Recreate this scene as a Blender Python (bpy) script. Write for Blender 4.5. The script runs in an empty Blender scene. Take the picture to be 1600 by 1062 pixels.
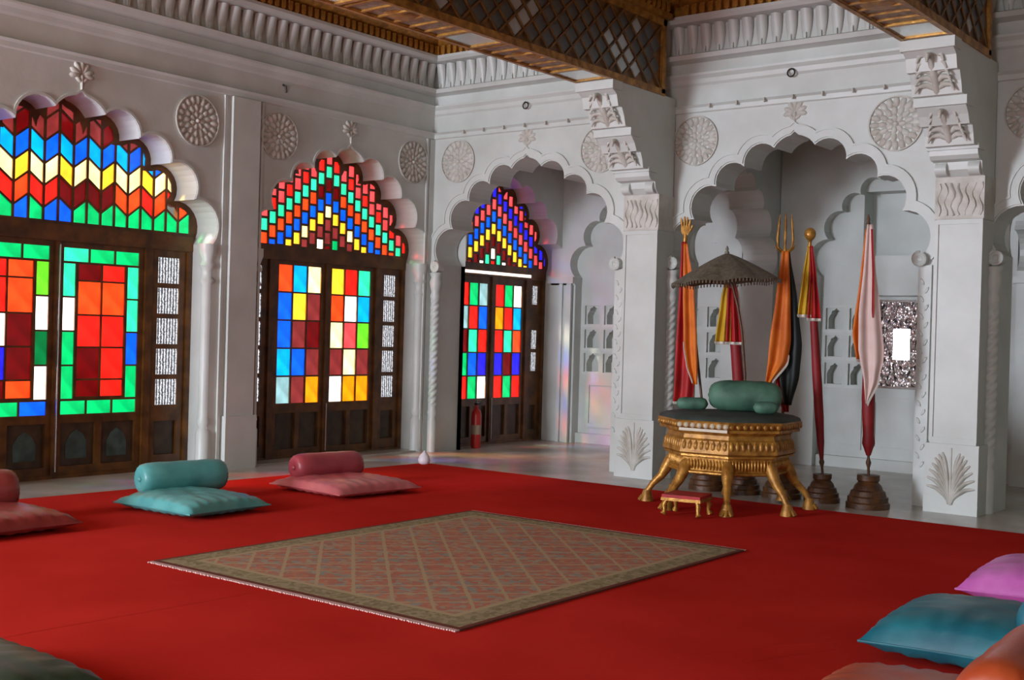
import bpy, bmesh, math, random
from mathutils import Vector, Matrix
from mathutils.geometry import tessellate_polygon, delaunay_2d_cdt
random.seed(7)
S = bpy.context.scene
COL = S.collection
PI = math.pi

# ------------------------------------------------------------------ camera (solved from the two wall vanishing points)
F_PX = 1872.54
CX, CY = 800.0, 531.0
def _dir(px, py):
    return Vector(((px - CX) / F_PX, (py - CY) / F_PX, 1.0)).normalized()
_Y = _dir(2260, 562)                       # +Y runs along the window wall
_X = -_dir(-1600, 453)                     # +X runs along the arcade
_X = (_X - _X.dot(_Y) * _Y).normalized()
_Z = _X.cross(_Y)
def c2w(v): return Vector((_X.dot(v), _Y.dot(v), _Z.dot(v)))
CAM = Vector((9.052, -10.199, 1.35))
cam = bpy.data.cameras.new('camera'); cam_o = bpy.data.objects.new('camera', cam); COL.objects.link(cam_o)
r_, u_, b_ = c2w(Vector((1, 0, 0))), c2w(Vector((0, -1, 0))), c2w(Vector((0, 0, -1)))
M = Matrix((r_, u_, b_)).transposed().to_4x4(); M.translation = CAM
cam_o.matrix_world = M
cam.sensor_fit = 'HORIZONTAL'; cam.sensor_width = 36.0; cam.lens = F_PX / 1600 * 36.0
cam.clip_start = 0.05; cam.clip_end = 200
S.camera = cam_o

# ------------------------------------------------------------------ world, lights, exposure
W = bpy.data.worlds.new('world'); S.world = W; W.use_nodes = True
bg = W.node_tree.nodes['Background']
bg.inputs[0].default_value = (1.0, 0.96, 0.84, 1); bg.inputs[1].default_value = 0.23
def area(name, loc, rot, sx, sy, power, col):
    l = bpy.data.lights.new(name, 'AREA'); l.shape = 'RECTANGLE'; l.size = sx; l.size_y = sy
    l.energy = power; l.color = col
    o = bpy.data.objects.new(name, l); COL.objects.link(o); o.location = loc; o.rotation_euler = rot
    return o
# daylight of the tall doorway in the wall behind the photographer
area('doorway_daylight', (1.0, -14.2, 1.9), (PI / 2, 0, 0), 1.7, 2.8, 1000, (0.82, 0.88, 1.0))
area('added_fill_light', (7.6, -14.4, 1.9), (PI / 2, 0, 0), 1.7, 2.8, 230, (0.86, 0.91, 1.0))  # unseen fill lamp, added to brighten the aisle arches and window wall
sun = bpy.data.lights.new('sun', 'SUN'); sun.energy = 15.0; sun.angle = math.radians(14); sun.color = (1.0, 0.95, 0.86)
sun_o = bpy.data.objects.new('sun', sun); COL.objects.link(sun_o); sun_o.location = (-6, -4, 8)
sun_o.rotation_euler = Vector((0.53, 0.60, -0.60)).to_track_quat('-Z', 'Y').to_euler()
S.view_settings.view_transform = 'Standard'
try: S.view_settings.look = 'None'
except Exception: pass
S.view_settings.gamma = 1.0
S.view_settings.use_curve_mapping = False
S.view_settings.exposure = 0.1

# ------------------------------------------------------------------ helpers
class MB:
    def __init__(s): s.v = []; s.f = []
    def add(s, vs, fs):
        n = len(s.v); s.v += [tuple(p) for p in vs]; s.f += [[i + n for i in f] for f in fs]; return s
    def box(s, x0, x1, y0, y1, z0, z1):
        return s.add([(x, y, z) for x in (x0, x1) for y in (y0, y1) for z in (z0, z1)],
                     [(0, 1, 3, 2), (4, 6, 7, 5), (0, 4, 5, 1), (2, 3, 7, 6), (0, 2, 6, 4), (1, 5, 7, 3)])
    def slab(s, loops, w0, w1, mp):
        if len(loops) > 20:                                     # many holes: constrained Delaunay caps
            vc, ed = [], []
            for l in loops:
                k = len(vc); vc += [Vector((p[0], p[1])) for p in l]; ed += [(k + i, k + (i + 1) % len(l)) for i in range(len(l))]
            ov, oe, of = delaunay_2d_cdt(vc, ed, [], 1, 1e-6)[:3]
            bb = [(min(p[0] for p in l), max(p[0] for p in l), min(p[1] for p in l), max(p[1] for p in l), l) for l in loops[1:]]
            def hollow(x, y):
                for a, b, c, d, l in bb:
                    if a < x < b and c < y < d and sum(1 for i in range(len(l)) if (l[i][1] > y) != (l[i - 1][1] > y) and x < (l[i - 1][0] - l[i][0]) * (y - l[i][1]) / (l[i - 1][1] - l[i][1]) + l[i][0]) % 2: return True
                return False
            of = [f for f in of if not hollow(sum(ov[i][0] for i in f) / len(f), sum(ov[i][1] for i in f) / len(f))]
            for w in (w0, w1): s.add([mp(p[0], p[1], w) for p in ov], [tuple(f) for f in of])
            for l in loops:
                m = len(l)
                s.add([mp(p[0], p[1], w) for w in (w0, w1) for p in l], [(i, (i + 1) % m, m + (i + 1) % m, m + i) for i in range(m)])
            return s
        flat = [p for l in loops for p in l]
        tri = tessellate_polygon([[Vector((p[0], p[1], 0)) for p in l] for l in loops])
        n = len(flat)
        vs = [mp(p[0], p[1], w1) for p in flat] + [mp(p[0], p[1], w0) for p in flat]
        fs = [tuple(t) for t in tri] + [(t[2] + n, t[1] + n, t[0] + n) for t in tri]
        k = 0
        for l in loops:
            m = len(l)
            for i in range(m):
                j = (i + 1) % m
                fs.append((k + i, k + j, k + j + n, k + i + n))
            k += m
        return s.add(vs, fs)
    def lathe(s, prof, n=24, c=(0, 0, 0), rot=0.0, sq=None):
        vs = []; fs = []
        for r, z in prof:
            for i in range(n):
                a = rot + 2 * PI * i / n
                vs.append((c[0] + r * math.cos(a), c[1] + r * math.sin(a), c[2] + z))
        for j in range(len(prof) - 1):
            for i in range(n):
                k = (i + 1) % n
                fs.append((j * n + i, j * n + k, (j + 1) * n + k, (j + 1) * n + i))
        fs.append(tuple(range(n))[::-1]); fs.append(tuple(range((len(prof) - 1) * n, len(prof) * n)))
        return s.add(vs, fs)
    def tube(s, pts, rad, n=8, flat=1.0):
        pts = [Vector(p) for p in pts]; m = len(pts)
        if not hasattr(rad, '__len__'): rad = [rad] * m
        vs = []; fs = []; up = None
        for i, p in enumerate(pts):
            t = (pts[min(i + 1, m - 1)] - pts[max(i - 1, 0)]).normalized()
            if up is None:
                up = Vector((0, 0, 1)) if abs(t.z) < 0.9 else Vector((1, 0, 0))
            a = t.cross(up).normalized(); b = a.cross(t).normalized(); up = b
            for k in range(n):
                q = 2 * PI * k / n
                vs.append(p + a * (rad[i] * math.cos(q)) + b * (rad[i] * flat * math.sin(q)))
        for i in range(m - 1):
            for k in range(n):
                l = (k + 1) % n
                fs.append((i * n + k, i * n + l, (i + 1) * n + l, (i + 1) * n + k))
        fs.append(tuple(range(n))[::-1]); fs.append(tuple(range((m - 1) * n, m * n)))
        return s.add(vs, fs)
    def dome(s, c, ax, bx, n_, L, Wd, H, nu=8, nv=3):
        """low raised petal: centre c, long axis ax, cross axis bx, normal n_"""
        vs = []; fs = []
        for j in range(nv):
            t = j / nv * PI / 2
            for i in range(nu):
                a = 2 * PI * i / nu
                vs.append(c + ax * (L * math.cos(t) * math.cos(a)) + bx * (Wd * math.cos(t) * math.sin(a)) + n_ * (H * math.sin(t)))
        vs.append(c + n_ * H)
        for j in range(nv - 1):
            for i in range(nu):
                k = (i + 1) % nu
                fs.append((j * nu + i, j * nu + k, (j + 1) * nu + k, (j + 1) * nu + i))
        for i in range(nu): fs.append(((nv - 1) * nu + i, (nv - 1) * nu + (i + 1) % nu, nv * nu))
        return s.add(vs, fs)
    def grid(s, fn, nu, nv):
        vs = [fn(i / nu, j / nv) for j in range(nv + 1) for i in range(nu + 1)]
        fs = [(j * (nu + 1) + i, j * (nu + 1) + i + 1, (j + 1) * (nu + 1) + i + 1, (j + 1) * (nu + 1) + i) for j in range(nv) for i in range(nu)]
        return s.add(vs, fs)
    def mesh(s, name, mat, smooth=False):
        me = bpy.data.meshes.new(name); me.from_pydata(s.v, [], s.f)
        bm = bmesh.new(); bm.from_mesh(me); bmesh.ops.recalc_face_normals(bm, faces=bm.faces[:]); bm.to_mesh(me); bm.free()
        if smooth:
            me.polygons.foreach_set('use_smooth', [True] * len(me.polygons))
            try: me.set_sharp_from_angle(angle=math.radians(smooth if smooth is not True else 45))
            except Exception: pass
        me.materials.append(mat)
        return me

def link(name, data, parent=None, loc=None, rz=None):
    o = bpy.data.objects.new(name, data); COL.objects.link(o)
    if parent: o.parent = parent
    if loc is not None: o.location = loc
    if rz is not None: o.rotation_euler = (0, 0, rz)
    return o
def obj(name, mb, mat, parent=None, smooth=False, loc=None, rz=None):
    return link(name, mb.mesh(name, mat, smooth), parent, loc, rz)
def tag(o, label=None, cat=None, group=None, kind=None):
    if label: o['label'] = label
    if cat: o['category'] = cat
    if group: o['group'] = group
    if kind: o['kind'] = kind
    return o
def thing(name, label, cat, loc=(0, 0, 0), rz=0.0, group=None, kind=None):
    return tag(link(name, None, None, loc, rz), label, cat, group, kind)
def ML(x0): return lambda u, v, w: (x0 + w, u, v)      # plane facing +X, u = y, v = z
def MK(y0): return lambda u, v, w: (u, y0 - w, v)      # plane facing -Y, u = x, v = z
def MT(x0): return lambda u, v, w: (x0 + w, u, v)

# ------------------------------------------------------------------ materials
def srgb(r, g, b):
    f = lambda c: (c / 255 / 12.92) if c / 255 <= 0.04045 else ((c / 255 + 0.055) / 1.055) ** 2.4
    return (f(r), f(g), f(b), 1)
def nt(name):
    m = bpy.data.materials.new(name); m.use_nodes = True
    t = m.node_tree; return m, t, t.nodes['Principled BSDF']
def N(t, typ, **kw):
    n = t.nodes.new(typ)
    for k, v in kw.items():
        if k.startswith('i_'): n.inputs[k[2:].replace('_', ' ')].default_value = v
        else: setattr(n, k, v)
    return n
def math_(t, op, a, b=None, c=None):
    n = t.nodes.new('ShaderNodeMath'); n.operation = op
    for i, x in enumerate((a, b, c)):
        if x is None: continue
        if isinstance(x, (int, float)): n.inputs[i].default_value = x
        else: t.links.new(x, n.inputs[i])
    return n.outputs[0]
def ramp(t, fac, stops):
    n = t.nodes.new('ShaderNodeValToRGB'); e = n.color_ramp.elements
    while len(e) < len(stops): e.new(0.5)
    for k, (p, c) in zip(e, stops): k.position = p; k.color = c
    t.links.new(fac, n.inputs[0]); return n.outputs[0]
def mixc(t, fac, a, b):
    n = t.nodes.new('ShaderNodeMix'); n.data_type = 'RGBA'
    for s, x in ((n.inputs[0], fac), (n.inputs[6], a), (n.inputs[7], b)):
        if isinstance(x, (int, float, tuple)): s.default_value = x
        else: t.links.new(x, s)
    return n.outputs[2]
def coords(t, kind='Object'): return t.nodes.new('ShaderNodeTexCoord').outputs[kind]
def mat(name, c1, c2=None, rough=0.5, metal=0.0, scale=4.0, bump=0.0, bscale=60.0, sheen=0.0, detail=5.0, lo=0.35, hi=0.7, coat=0.0, spec=0.5):
    m, t, p = nt(name)
    co = coords(t)
    if c2:
        n = N(t, 'ShaderNodeTexNoise'); n.inputs['Scale'].default_value = scale; n.inputs['Detail'].default_value = detail
        t.links.new(co, n.inputs['Vector'])
        t.links.new(ramp(t, n.outputs['Fac'], [(lo, c1), (hi, c2)]), p.inputs['Base Color'])
    else: p.inputs['Base Color'].default_value = c1
    p.inputs['Roughness'].default_value = rough; p.inputs['Metallic'].default_value = metal
    p.inputs['Coat Weight'].default_value = coat
    p.inputs['Specular IOR Level'].default_value = spec
    if bump:
        n = N(t, 'ShaderNodeTexNoise'); n.inputs['Scale'].default_value = bscale; n.inputs['Detail'].default_value = 4
        t.links.new(co, n.inputs['Vector'])
        b = N(t, 'ShaderNodeBump'); b.inputs['Strength'].default_value = bump; b.inputs['Distance'].default_value = 0.01
        t.links.new(n.outputs['Fac'], b.inputs['Height']); t.links.new(b.outputs[0], p.inputs['Normal'])
    return m
PLASTER = mat('lime_plaster', (0.50, 0.53, 0.49, 1), (0.62, 0.66, 0.625, 1), 0.42, scale=2.2, bump=0.08, bscale=25, lo=0.3, hi=0.75)
CARVED = mat('carved_plaster', (0.45, 0.43, 0.37, 1), (0.61, 0.61, 0.56, 1), 0.55, scale=9, bump=0.2, bscale=45)
MARBLE = mat('floor_marble', (0.35, 0.325, 0.27, 1), (0.55, 0.52, 0.46, 1), 0.26, scale=1.6, bump=0.03, bscale=9, detail=8)
WOOD = mat('dark_wood', (0.065, 0.024, 0.004, 1), (0.18, 0.072, 0.012, 1), 0.32, scale=7, bump=0.1, bscale=40)
WOODP = mat('door_panel_wood', (0.035, 0.02, 0.01, 1), (0.075, 0.045, 0.02, 1), 0.4, scale=9)
TEALP = mat('painted_teal_panel', (0.03, 0.05, 0.045, 1), (0.07, 0.12, 0.11, 1), 0.5, scale=10)
GILT = mat('gilded_wood', (0.22, 0.092, 0.012, 1), (0.50, 0.25, 0.04, 1), 0.42, 0.3, scale=14, bump=0.35, bscale=70)
GILTB = mat('bright_gilding', (0.30, 0.13, 0.018, 1), (0.58, 0.31, 0.06, 1), 0.36, 0.5, scale=18, bump=0.3, bscale=80)
LATT = mat('lattice_wood', (0.10, 0.045, 0.012, 1), (0.24, 0.115, 0.025, 1), 0.4, 0.2, scale=10, bump=0.2)
SOFF = mat('carved_soffit', (0.16, 0.12, 0.09, 1), (0.40, 0.34, 0.28, 1), 0.45, 0.2, scale=22, bump=0.6, bscale=60)
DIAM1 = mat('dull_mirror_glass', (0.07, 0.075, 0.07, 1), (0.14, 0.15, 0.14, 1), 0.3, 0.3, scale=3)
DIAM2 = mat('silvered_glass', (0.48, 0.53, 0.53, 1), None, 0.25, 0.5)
MIRR = mat('old_mirror', (0.62, 0.68, 0.68, 1), None, 0.22, 0.75)
BRIGHTM = mat('clear_mirror', (0.92, 0.94, 0.96, 1), None, 0.04, 1.0)
STEEL = mat('steel_rod', (0.8, 0.8, 0.82, 1), None, 0.25, 1.0)
IRON = mat('iron', (0.06, 0.05, 0.045, 1), None, 0.5, 0.7)
BASEW = mat('carved_base_wood', (0.045, 0.016, 0.004, 1), (0.12, 0.045, 0.010, 1), 0.45, 0.0, scale=15, bump=0.4)
LIT_TRIM = mat('lit_trim', (0.50, 0.43, 0.30, 1), None, 0.4)  # pale tone stands for light reflected on one throne face
def satin(name, c, c2, sheen=0.15, rough=0.38): return mat(name, c, c2, rough, scale=5, bump=0.12, bscale=14, sheen=sheen)
C_TEAL = satin('teal_satin', srgb(72, 146, 146), srgb(96, 170, 166))
C_TEAL2 = satin('deep_teal_satin', srgb(20, 92, 108), srgb(38, 118, 130))
C_ROSE = satin('rose_satin', srgb(142, 50, 62), srgb(162, 70, 78))
C_ROSEP = satin('dusty_pink_satin', srgb(178, 88, 92), srgb(194, 108, 108))
C_MAUVE = satin('brown_rose_satin', srgb(132, 48, 46), srgb(150, 66, 62))
C_LILAC = satin('lilac_pink_satin', srgb(196, 96, 180), srgb(212, 122, 198))
C_GREEN = satin('dark_green_satin', srgb(44, 70, 56), srgb(58, 84, 68))
C_ORANGE = satin('rust_orange_satin', srgb(160, 62, 30), srgb(176, 80, 42))
C_VELV = mat('green_velvet', srgb(44, 78, 64), srgb(86, 128, 106), 0.6, scale=5, sheen=0.4)
C_VELVD = mat('dark_velvet', (0.018, 0.028, 0.022, 1), (0.04, 0.055, 0.045, 1), 0.7, scale=8, sheen=0.3)
F_RED = satin('red_flag_cloth', srgb(150, 12, 18), srgb(186, 26, 26), rough=0.6)
F_ORANGE = satin('orange_flag_cloth', srgb(204, 96, 14), srgb(226, 124, 30), rough=0.6)
F_YELLOW = satin('yellow_flag_cloth', srgb(192, 152, 26), srgb(214, 174, 44), rough=0.6)
F_BLACK = satin('dark_green_flag_cloth', srgb(12, 22, 20), srgb(24, 36, 32), rough=0.6)
F_WHITE = satin('pale_pink_flag_cloth', srgb(214, 186, 178), srgb(228, 206, 198), rough=0.6)
F_CRIM = satin('crimson_pole_cloth', srgb(112, 8, 16), srgb(142, 16, 22), rough=0.6)
FRINGE = mat('silver_fringe', (0.75, 0.72, 0.66, 1), None, 0.35, 0.4)
CANOPY = mat('dull_brocade', (0.10, 0.085, 0.055, 1), (0.19, 0.17, 0.12, 1), 0.55, 0.15, scale=30, bump=0.3, sheen=0.2)
EXTRED = mat('red_enamel', (0.42, 0.02, 0.015, 1), None, 0.3)
WHITEP = mat('white_stone', (0.78, 0.74, 0.78, 1), None, 0.4)

def carpet_mat():
    m, t, p = nt('red_felt_carpet'); co = coords(t)
    n = N(t, 'ShaderNodeTexNoise'); n.inputs['Scale'].default_value = 1.1; n.inputs['Detail'].default_value = 6; t.links.new(co, n.inputs['Vector'])
    t.links.new(ramp(t, n.outputs['Fac'], [(0.3, (0.43, 0.022, 0.016, 1)), (0.7, (0.55, 0.032, 0.024, 1))]), p.inputs['Base Color'])
    p.inputs['Roughness'].default_value = 1.0; p.inputs['Specular IOR Level'].default_value = 0.0
    n2 = N(t, 'ShaderNodeTexNoise'); n2.inputs['Scale'].default_value = 260; t.links.new(co, n2.inputs['Vector'])
    b = N(t, 'ShaderNodeBump'); b.inputs['Strength'].default_value = 0.25; b.inputs['Distance'].default_value = 0.004
    t.links.new(n2.outputs['Fac'], b.inputs['Height']); t.links.new(b.outputs[0], p.inputs['Normal'])
    return m
def rug_mat(hx, hy):
    m, t, p = nt('patterned_rug'); co = coords(t)
    sp = N(t, 'ShaderNodeSeparateXYZ'); t.links.new(co, sp.inputs[0]); x, y = sp.outputs[0], sp.outputs[1]
    ax = math_(t, 'SUBTRACT', hx, math_(t, 'ABSOLUTE', x)); ay = math_(t, 'SUBTRACT', hy, math_(t, 'ABSOLUTE', y))
    ed = math_(t, 'MINIMUM', ax, ay)                                   # distance to the rug's edge
    pitch = 0.27
    a = math_(t, 'DIVIDE', math_(t, 'ADD', x, y), pitch); b = math_(t, 'DIVIDE', math_(t, 'SUBTRACT', x, y), pitch)
    la = math_(t, 'ABSOLUTE', math_(t, 'SUBTRACT', math_(t, 'FRACT', a), 0.5)); lb = math_(t, 'ABSOLUTE', math_(t, 'SUBTRACT', math_(t, 'FRACT', b), 0.5))
    wob = N(t, 'ShaderNodeTexNoise'); wob.inputs['Scale'].default_value = 30; t.links.new(co, wob.inputs['Vector'])
    ln = math_(t, 'LESS_THAN', math_(t, 'MINIMUM', la, lb), math_(t, 'MULTIPLY', wob.outputs['Fac'], 0.105))
    vo = N(t, 'ShaderNodeTexVoronoi'); vo.inputs['Scale'].default_value = 26; t.links.new(co, vo.inputs['Vector'])
    sc = N(t, 'ShaderNodeSeparateColor'); t.links.new(vo.outputs['Color'], sc.inputs[0])
    fld = ramp(t, sc.outputs[0], [(0.0, (0.40, 0.16, 0.11, 1)), (0.36, (0.46, 0.22, 0.14, 1)), (0.6, (0.34, 0.17, 0.13, 1)), (0.78, (0.38, 0.31, 0.21, 1)), (0.94, (0.26, 0.27, 0.23, 1))])
    fld = mixc(t, ln, fld, (0.42, 0.33, 0.20, 1))
    vb = N(t, 'ShaderNodeTexVoronoi'); vb.inputs['Scale'].default_value = 40; t.links.new(co, vb.inputs['Vector'])
    sb = N(t, 'ShaderNodeSeparateColor'); t.links.new(vb.outputs['Color'], sb.inputs[0])
    brd = ramp(t, sb.outputs[1], [(0.0, (0.21, 0.18, 0.10, 1)), (0.5, (0.27, 0.24, 0.14, 1)), (0.85, (0.34, 0.29, 0.18, 1))])
    c = mixc(t, math_(t, 'LESS_THAN', ed, 0.17), fld, brd)
    c = mixc(t, math_(t, 'LESS_THAN', math_(t, 'ABSOLUTE', math_(t, 'SUBTRACT', ed, 0.185)), 0.018), c, (0.40, 0.33, 0.20, 1))
    c = mixc(t, math_(t, 'LESS_THAN', ed, 0.03), c, (0.16, 0.06, 0.045, 1))
    t.links.new(c, p.inputs['Base Color']); p.inputs['Roughness'].default_value = 1.0; p.inputs['Specular IOR Level'].default_value = 0.0
    n2 = N(t, 'ShaderNodeTexNoise'); n2.inputs['Scale'].default_value = 180; t.links.new(co, n2.inputs['Vector'])
    bb = N(t, 'ShaderNodeBump'); bb.inputs['Strength'].default_value = 0.4; bb.inputs['Distance'].default_value = 0.004
    t.links.new(n2.outputs['Fac'], bb.inputs['Height']); t.links.new(bb.outputs[0], p.inputs['Normal'])
    return m
# coloured panes: daylight behind them makes them glow
def glass(name, rgb, st=1.0):
    m = bpy.data.materials.new('glass_' + name); m.use_nodes = True; t = m.node_tree; t.nodes.clear(); co = coords(t)
    n = N(t, 'ShaderNodeTexNoise'); n.inputs['Scale'].default_value = 6; n.inputs['Detail'].default_value = 3; t.links.new(co, n.inputs['Vector'])
    c = srgb(*rgb); d = tuple(k * 0.58 for k in c[:3]) + (1,)
    col = ramp(t, n.outputs['Fac'], [(0.35, d), (0.65, c)])
    e = N(t, 'ShaderNodeEmission'); t.links.new(col, e.inputs[0]); e.inputs[1].default_value = st
    tr = N(t, 'ShaderNodeBsdfTransparent'); tr.inputs[0].default_value = tuple(min(1, 0.9 * k + 0.03) for k in c[:3]) + (1,)
    gl = N(t, 'ShaderNodeBsdfGlossy'); gl.inputs['Roughness'].default_value = 0.15; gl.inputs[0].default_value = (0.04, 0.04, 0.04, 1)
    a1 = N(t, 'ShaderNodeAddShader'); a2 = N(t, 'ShaderNodeAddShader'); o = N(t, 'ShaderNodeOutputMaterial')
    t.links.new(e.outputs[0], a1.inputs[0]); t.links.new(tr.outputs[0], a1.inputs[1]); t.links.new(a1.outputs[0], a2.inputs[0]); t.links.new(gl.outputs[0], a2.inputs[1]); t.links.new(a2.outputs[0], o.inputs[0])
    return m
G = {k: glass(n, c, s) for k, n, c, s in [
    ('g', 'green', (0, 196, 120), 1.1), ('m', 'mint', (60, 232, 178), 1.15), ('l', 'lime', (120, 214, 50), 1.1), ('d', 'bottle_green', (0, 130, 70), 1.0),
    ('b', 'blue', (10, 104, 255), 1.2), ('c', 'sky_blue', (0, 172, 255), 1.2), ('i', 'indigo', (48, 40, 222), 1.1),
    ('r', 'red', (240, 40, 28), 1.1), ('o', 'orange_red', (255, 84, 30), 1.15), ('k', 'dark_red', (128, 8, 14), 0.8), ('p', 'rose_brown', (150, 58, 58), 0.9),
    ('y', 'yellow', (255, 208, 60), 1.2), ('a', 'amber', (240, 160, 10), 1.1), ('w', 'white', (255, 250, 246), 1.4), ('e', 'cream', (255, 240, 180), 1.3),
    ('s', 'grey_blue', (160, 196, 200), 0.9), ('q', 'pink', (236, 92, 96), 1.0)]}
G['W'] = glass('painted_glint', (255, 252, 235), 7.0)  # bright glint put into a single pane as strong glow
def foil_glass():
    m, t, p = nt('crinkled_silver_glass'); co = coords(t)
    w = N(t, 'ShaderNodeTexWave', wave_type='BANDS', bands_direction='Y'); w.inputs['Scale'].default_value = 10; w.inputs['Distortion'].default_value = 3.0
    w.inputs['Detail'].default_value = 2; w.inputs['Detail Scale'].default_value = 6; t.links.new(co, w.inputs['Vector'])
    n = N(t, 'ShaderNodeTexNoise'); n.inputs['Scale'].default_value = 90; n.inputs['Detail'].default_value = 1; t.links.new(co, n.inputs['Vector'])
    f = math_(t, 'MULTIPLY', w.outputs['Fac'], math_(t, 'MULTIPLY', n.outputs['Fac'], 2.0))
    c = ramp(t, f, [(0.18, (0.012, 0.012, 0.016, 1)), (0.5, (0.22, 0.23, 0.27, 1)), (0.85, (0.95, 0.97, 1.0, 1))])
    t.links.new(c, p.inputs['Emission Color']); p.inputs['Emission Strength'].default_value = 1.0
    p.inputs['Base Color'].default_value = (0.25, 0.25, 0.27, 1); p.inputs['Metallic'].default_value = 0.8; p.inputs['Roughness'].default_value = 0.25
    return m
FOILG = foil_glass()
def foil_mirror():
    m, t, p = nt('crinkled_silver_foil'); co = coords(t)
    mp = N(t, 'ShaderNodeMapping'); mp.inputs['Scale'].default_value = (1, 1, 0.45); t.links.new(co, mp.inputs['Vector'])
    v = N(t, 'ShaderNodeTexVoronoi'); v.inputs['Scale'].default_value = 48; t.links.new(mp.outputs[0], v.inputs['Vector'])
    b = N(t, 'ShaderNodeBump'); b.inputs['Strength'].default_value = 0.8; b.inputs['Distance'].default_value = 0.02
    t.links.new(v.outputs['Distance'], b.inputs['Height']); t.links.new(b.outputs[0], p.inputs['Normal'])
    sc = N(t, 'ShaderNodeSeparateColor'); t.links.new(v.outputs['Color'], sc.inputs[0])
    t.links.new(ramp(t, sc.outputs[0], [(0.1, (0.2, 0.2, 0.21, 1)), (0.35, (0.97, 0.98, 1, 1))]), p.inputs['Base Color'])
    p.inputs['Metallic'].default_value = 1.0; p.inputs['Roughness'].default_value = 0.22
    return m
FOILM = foil_mirror()

# ------------------------------------------------------------------ the cusped arch every opening shares
CUSPS = [(1.20, 2.10), (1.02, 2.49), (0.79, 2.79), (0.50, 2.96), (0.20, 3.11)]
PEAK = 3.245
def lobes(su, k=0.36):
    """centre, radius of the lobes from the right springing to the middle one"""
    R = [(u * su, v) for u, v in CUSPS] + [(-CUSPS[4][0] * su, CUSPS[4][1])]; out = []
    for i in range(5):
        (x0, y0), (x1, y1) = R[i], R[i + 1]; q = k if i < 4 else 0.27
        dx, dy = x1 - x0, y1 - y0; L = math.hypot(dx, dy); h = q * L; r = (L * L / 4 + h * h) / (2 * h); nx, ny = dy / L, -dx / L
        out.append(((x0 + x1) / 2 - nx * (r - h), (y0 + y1) / 2 - ny * (r - h), r))
    return out
def meet(p, q, near):
    """crossing of two circles nearest to a point"""
    (x0, y0, r0), (x1, y1, r1) = p, q; d = math.hypot(x1 - x0, y1 - y0); a = (r0 * r0 - r1 * r1 + d * d) / (2 * d); h = math.sqrt(max(0, r0 * r0 - a * a))
    mx, my = x0 + a * (x1 - x0) / d, y0 + a * (y1 - y0) / d
    c = [(mx + s * h * (y1 - y0) / d, my - s * h * (x1 - x0) / d) for s in (1, -1)]
    return min(c, key=lambda z: (z[0] - near[0]) ** 2 + (z[1] - near[1]) ** 2)
def arch(c, su, n=9, dz=0.0, g=0.0):
    """outline from the right springing over the top to the left springing; g moves it into the wall"""
    Q = [(x, y, r + g) for x, y, r in lobes(su)]; cut = [(u * su, v) for u, v in CUSPS]
    P = [(cut[0][0] + g * 0.6, cut[0][1])] + [meet(Q[i], Q[i + 1], cut[i + 1]) if g else cut[i + 1] for i in range(4)]
    P.append((-P[4][0], P[4][1])); half = []
    for i in range(5):
        x, y, r = Q[i]; a0 = math.atan2(P[i][1] - y, P[i][0] - x); a1 = math.atan2(P[i + 1][1] - y, P[i + 1][0] - x)
        while a1 < a0: a1 += 2 * PI
        m = n if i < 4 else 12
        for j in range(m if i < 4 else 6):
            a = a0 + (a1 - a0) * j / m; half.append((x + r * math.cos(a), y + r * math.sin(a)))
    tip = (0, Q[4][1] + Q[4][2] + 0.028)
    pts = half + [tip] + [(-a, b) for a, b in half[::-1]]
    return [(c + a, b + dz) for a, b in pts]
def area2(P): return sum(P[i][0] * P[(i + 1) % len(P)][1] - P[(i + 1) % len(P)][0] * P[i][1] for i in range(len(P))) / 2
def offset(P, d, closed=False):
    """push an outline outwards (counter-clockwise outline, d > 0 = outwards)"""
    out = []; n = len(P)
    for i in range(n):
        if closed: a, b = P[i - 1], P[(i + 1) % n]
        else: a, b = P[max(i - 1, 0)], P[min(i + 1, n - 1)]
        dx, dy = b[0] - a[0], b[1] - a[1]; L = math.hypot(dx, dy) or 1
        out.append((P[i][0] + d * dy / L, P[i][1] - d * dx / L))
    return out
def ring(inner, outer, w0, w1, mp):
    n = len(inner); vs = []; fs = []
    for a, b in zip(inner, outer): vs += [mp(a[0], a[1], w0), mp(a[0], a[1], w1), mp(b[0], b[1], w1), mp(b[0], b[1], w0)]
    for i in range(n - 1):
        for k in range(4):
            l = (k + 1) % 4; fs.append((i * 4 + k, i * 4 + l, (i + 1) * 4 + l, (i + 1) * 4 + k))
    fs += [(0, 1, 2, 3), tuple((n - 1) * 4 + k for k in (3, 2, 1, 0))]
    return MB().add(vs, fs)
def clip(sub, quad):
    """part of outline sub inside the convex quad"""
    if area2(quad) < 0: quad = quad[::-1]
    out = sub
    for i in range(len(quad)):
        a, b = quad[i], quad[(i + 1) % len(quad)]
        ins = lambda p: (b[0] - a[0]) * (p[1] - a[1]) - (b[1] - a[1]) * (p[0] - a[0]) >= -1e-9
        src, out = out, []
        for j in range(len(src)):
            p, q = src[j - 1], src[j]
            if ins(p) != ins(q):
                d1 = (b[0] - a[0]) * (p[1] - a[1]) - (b[1] - a[1]) * (p[0] - a[0])
                d2 = (b[0] - a[0]) * (q[1] - a[1]) - (b[1] - a[1]) * (q[0] - a[0])
                t = d1 / (d1 - d2); out.append((p[0] + (q[0] - p[0]) * t, p[1] + (q[1] - p[1]) * t))
            if ins(q): out.append(q)
        if not out: return []
    return out
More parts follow.
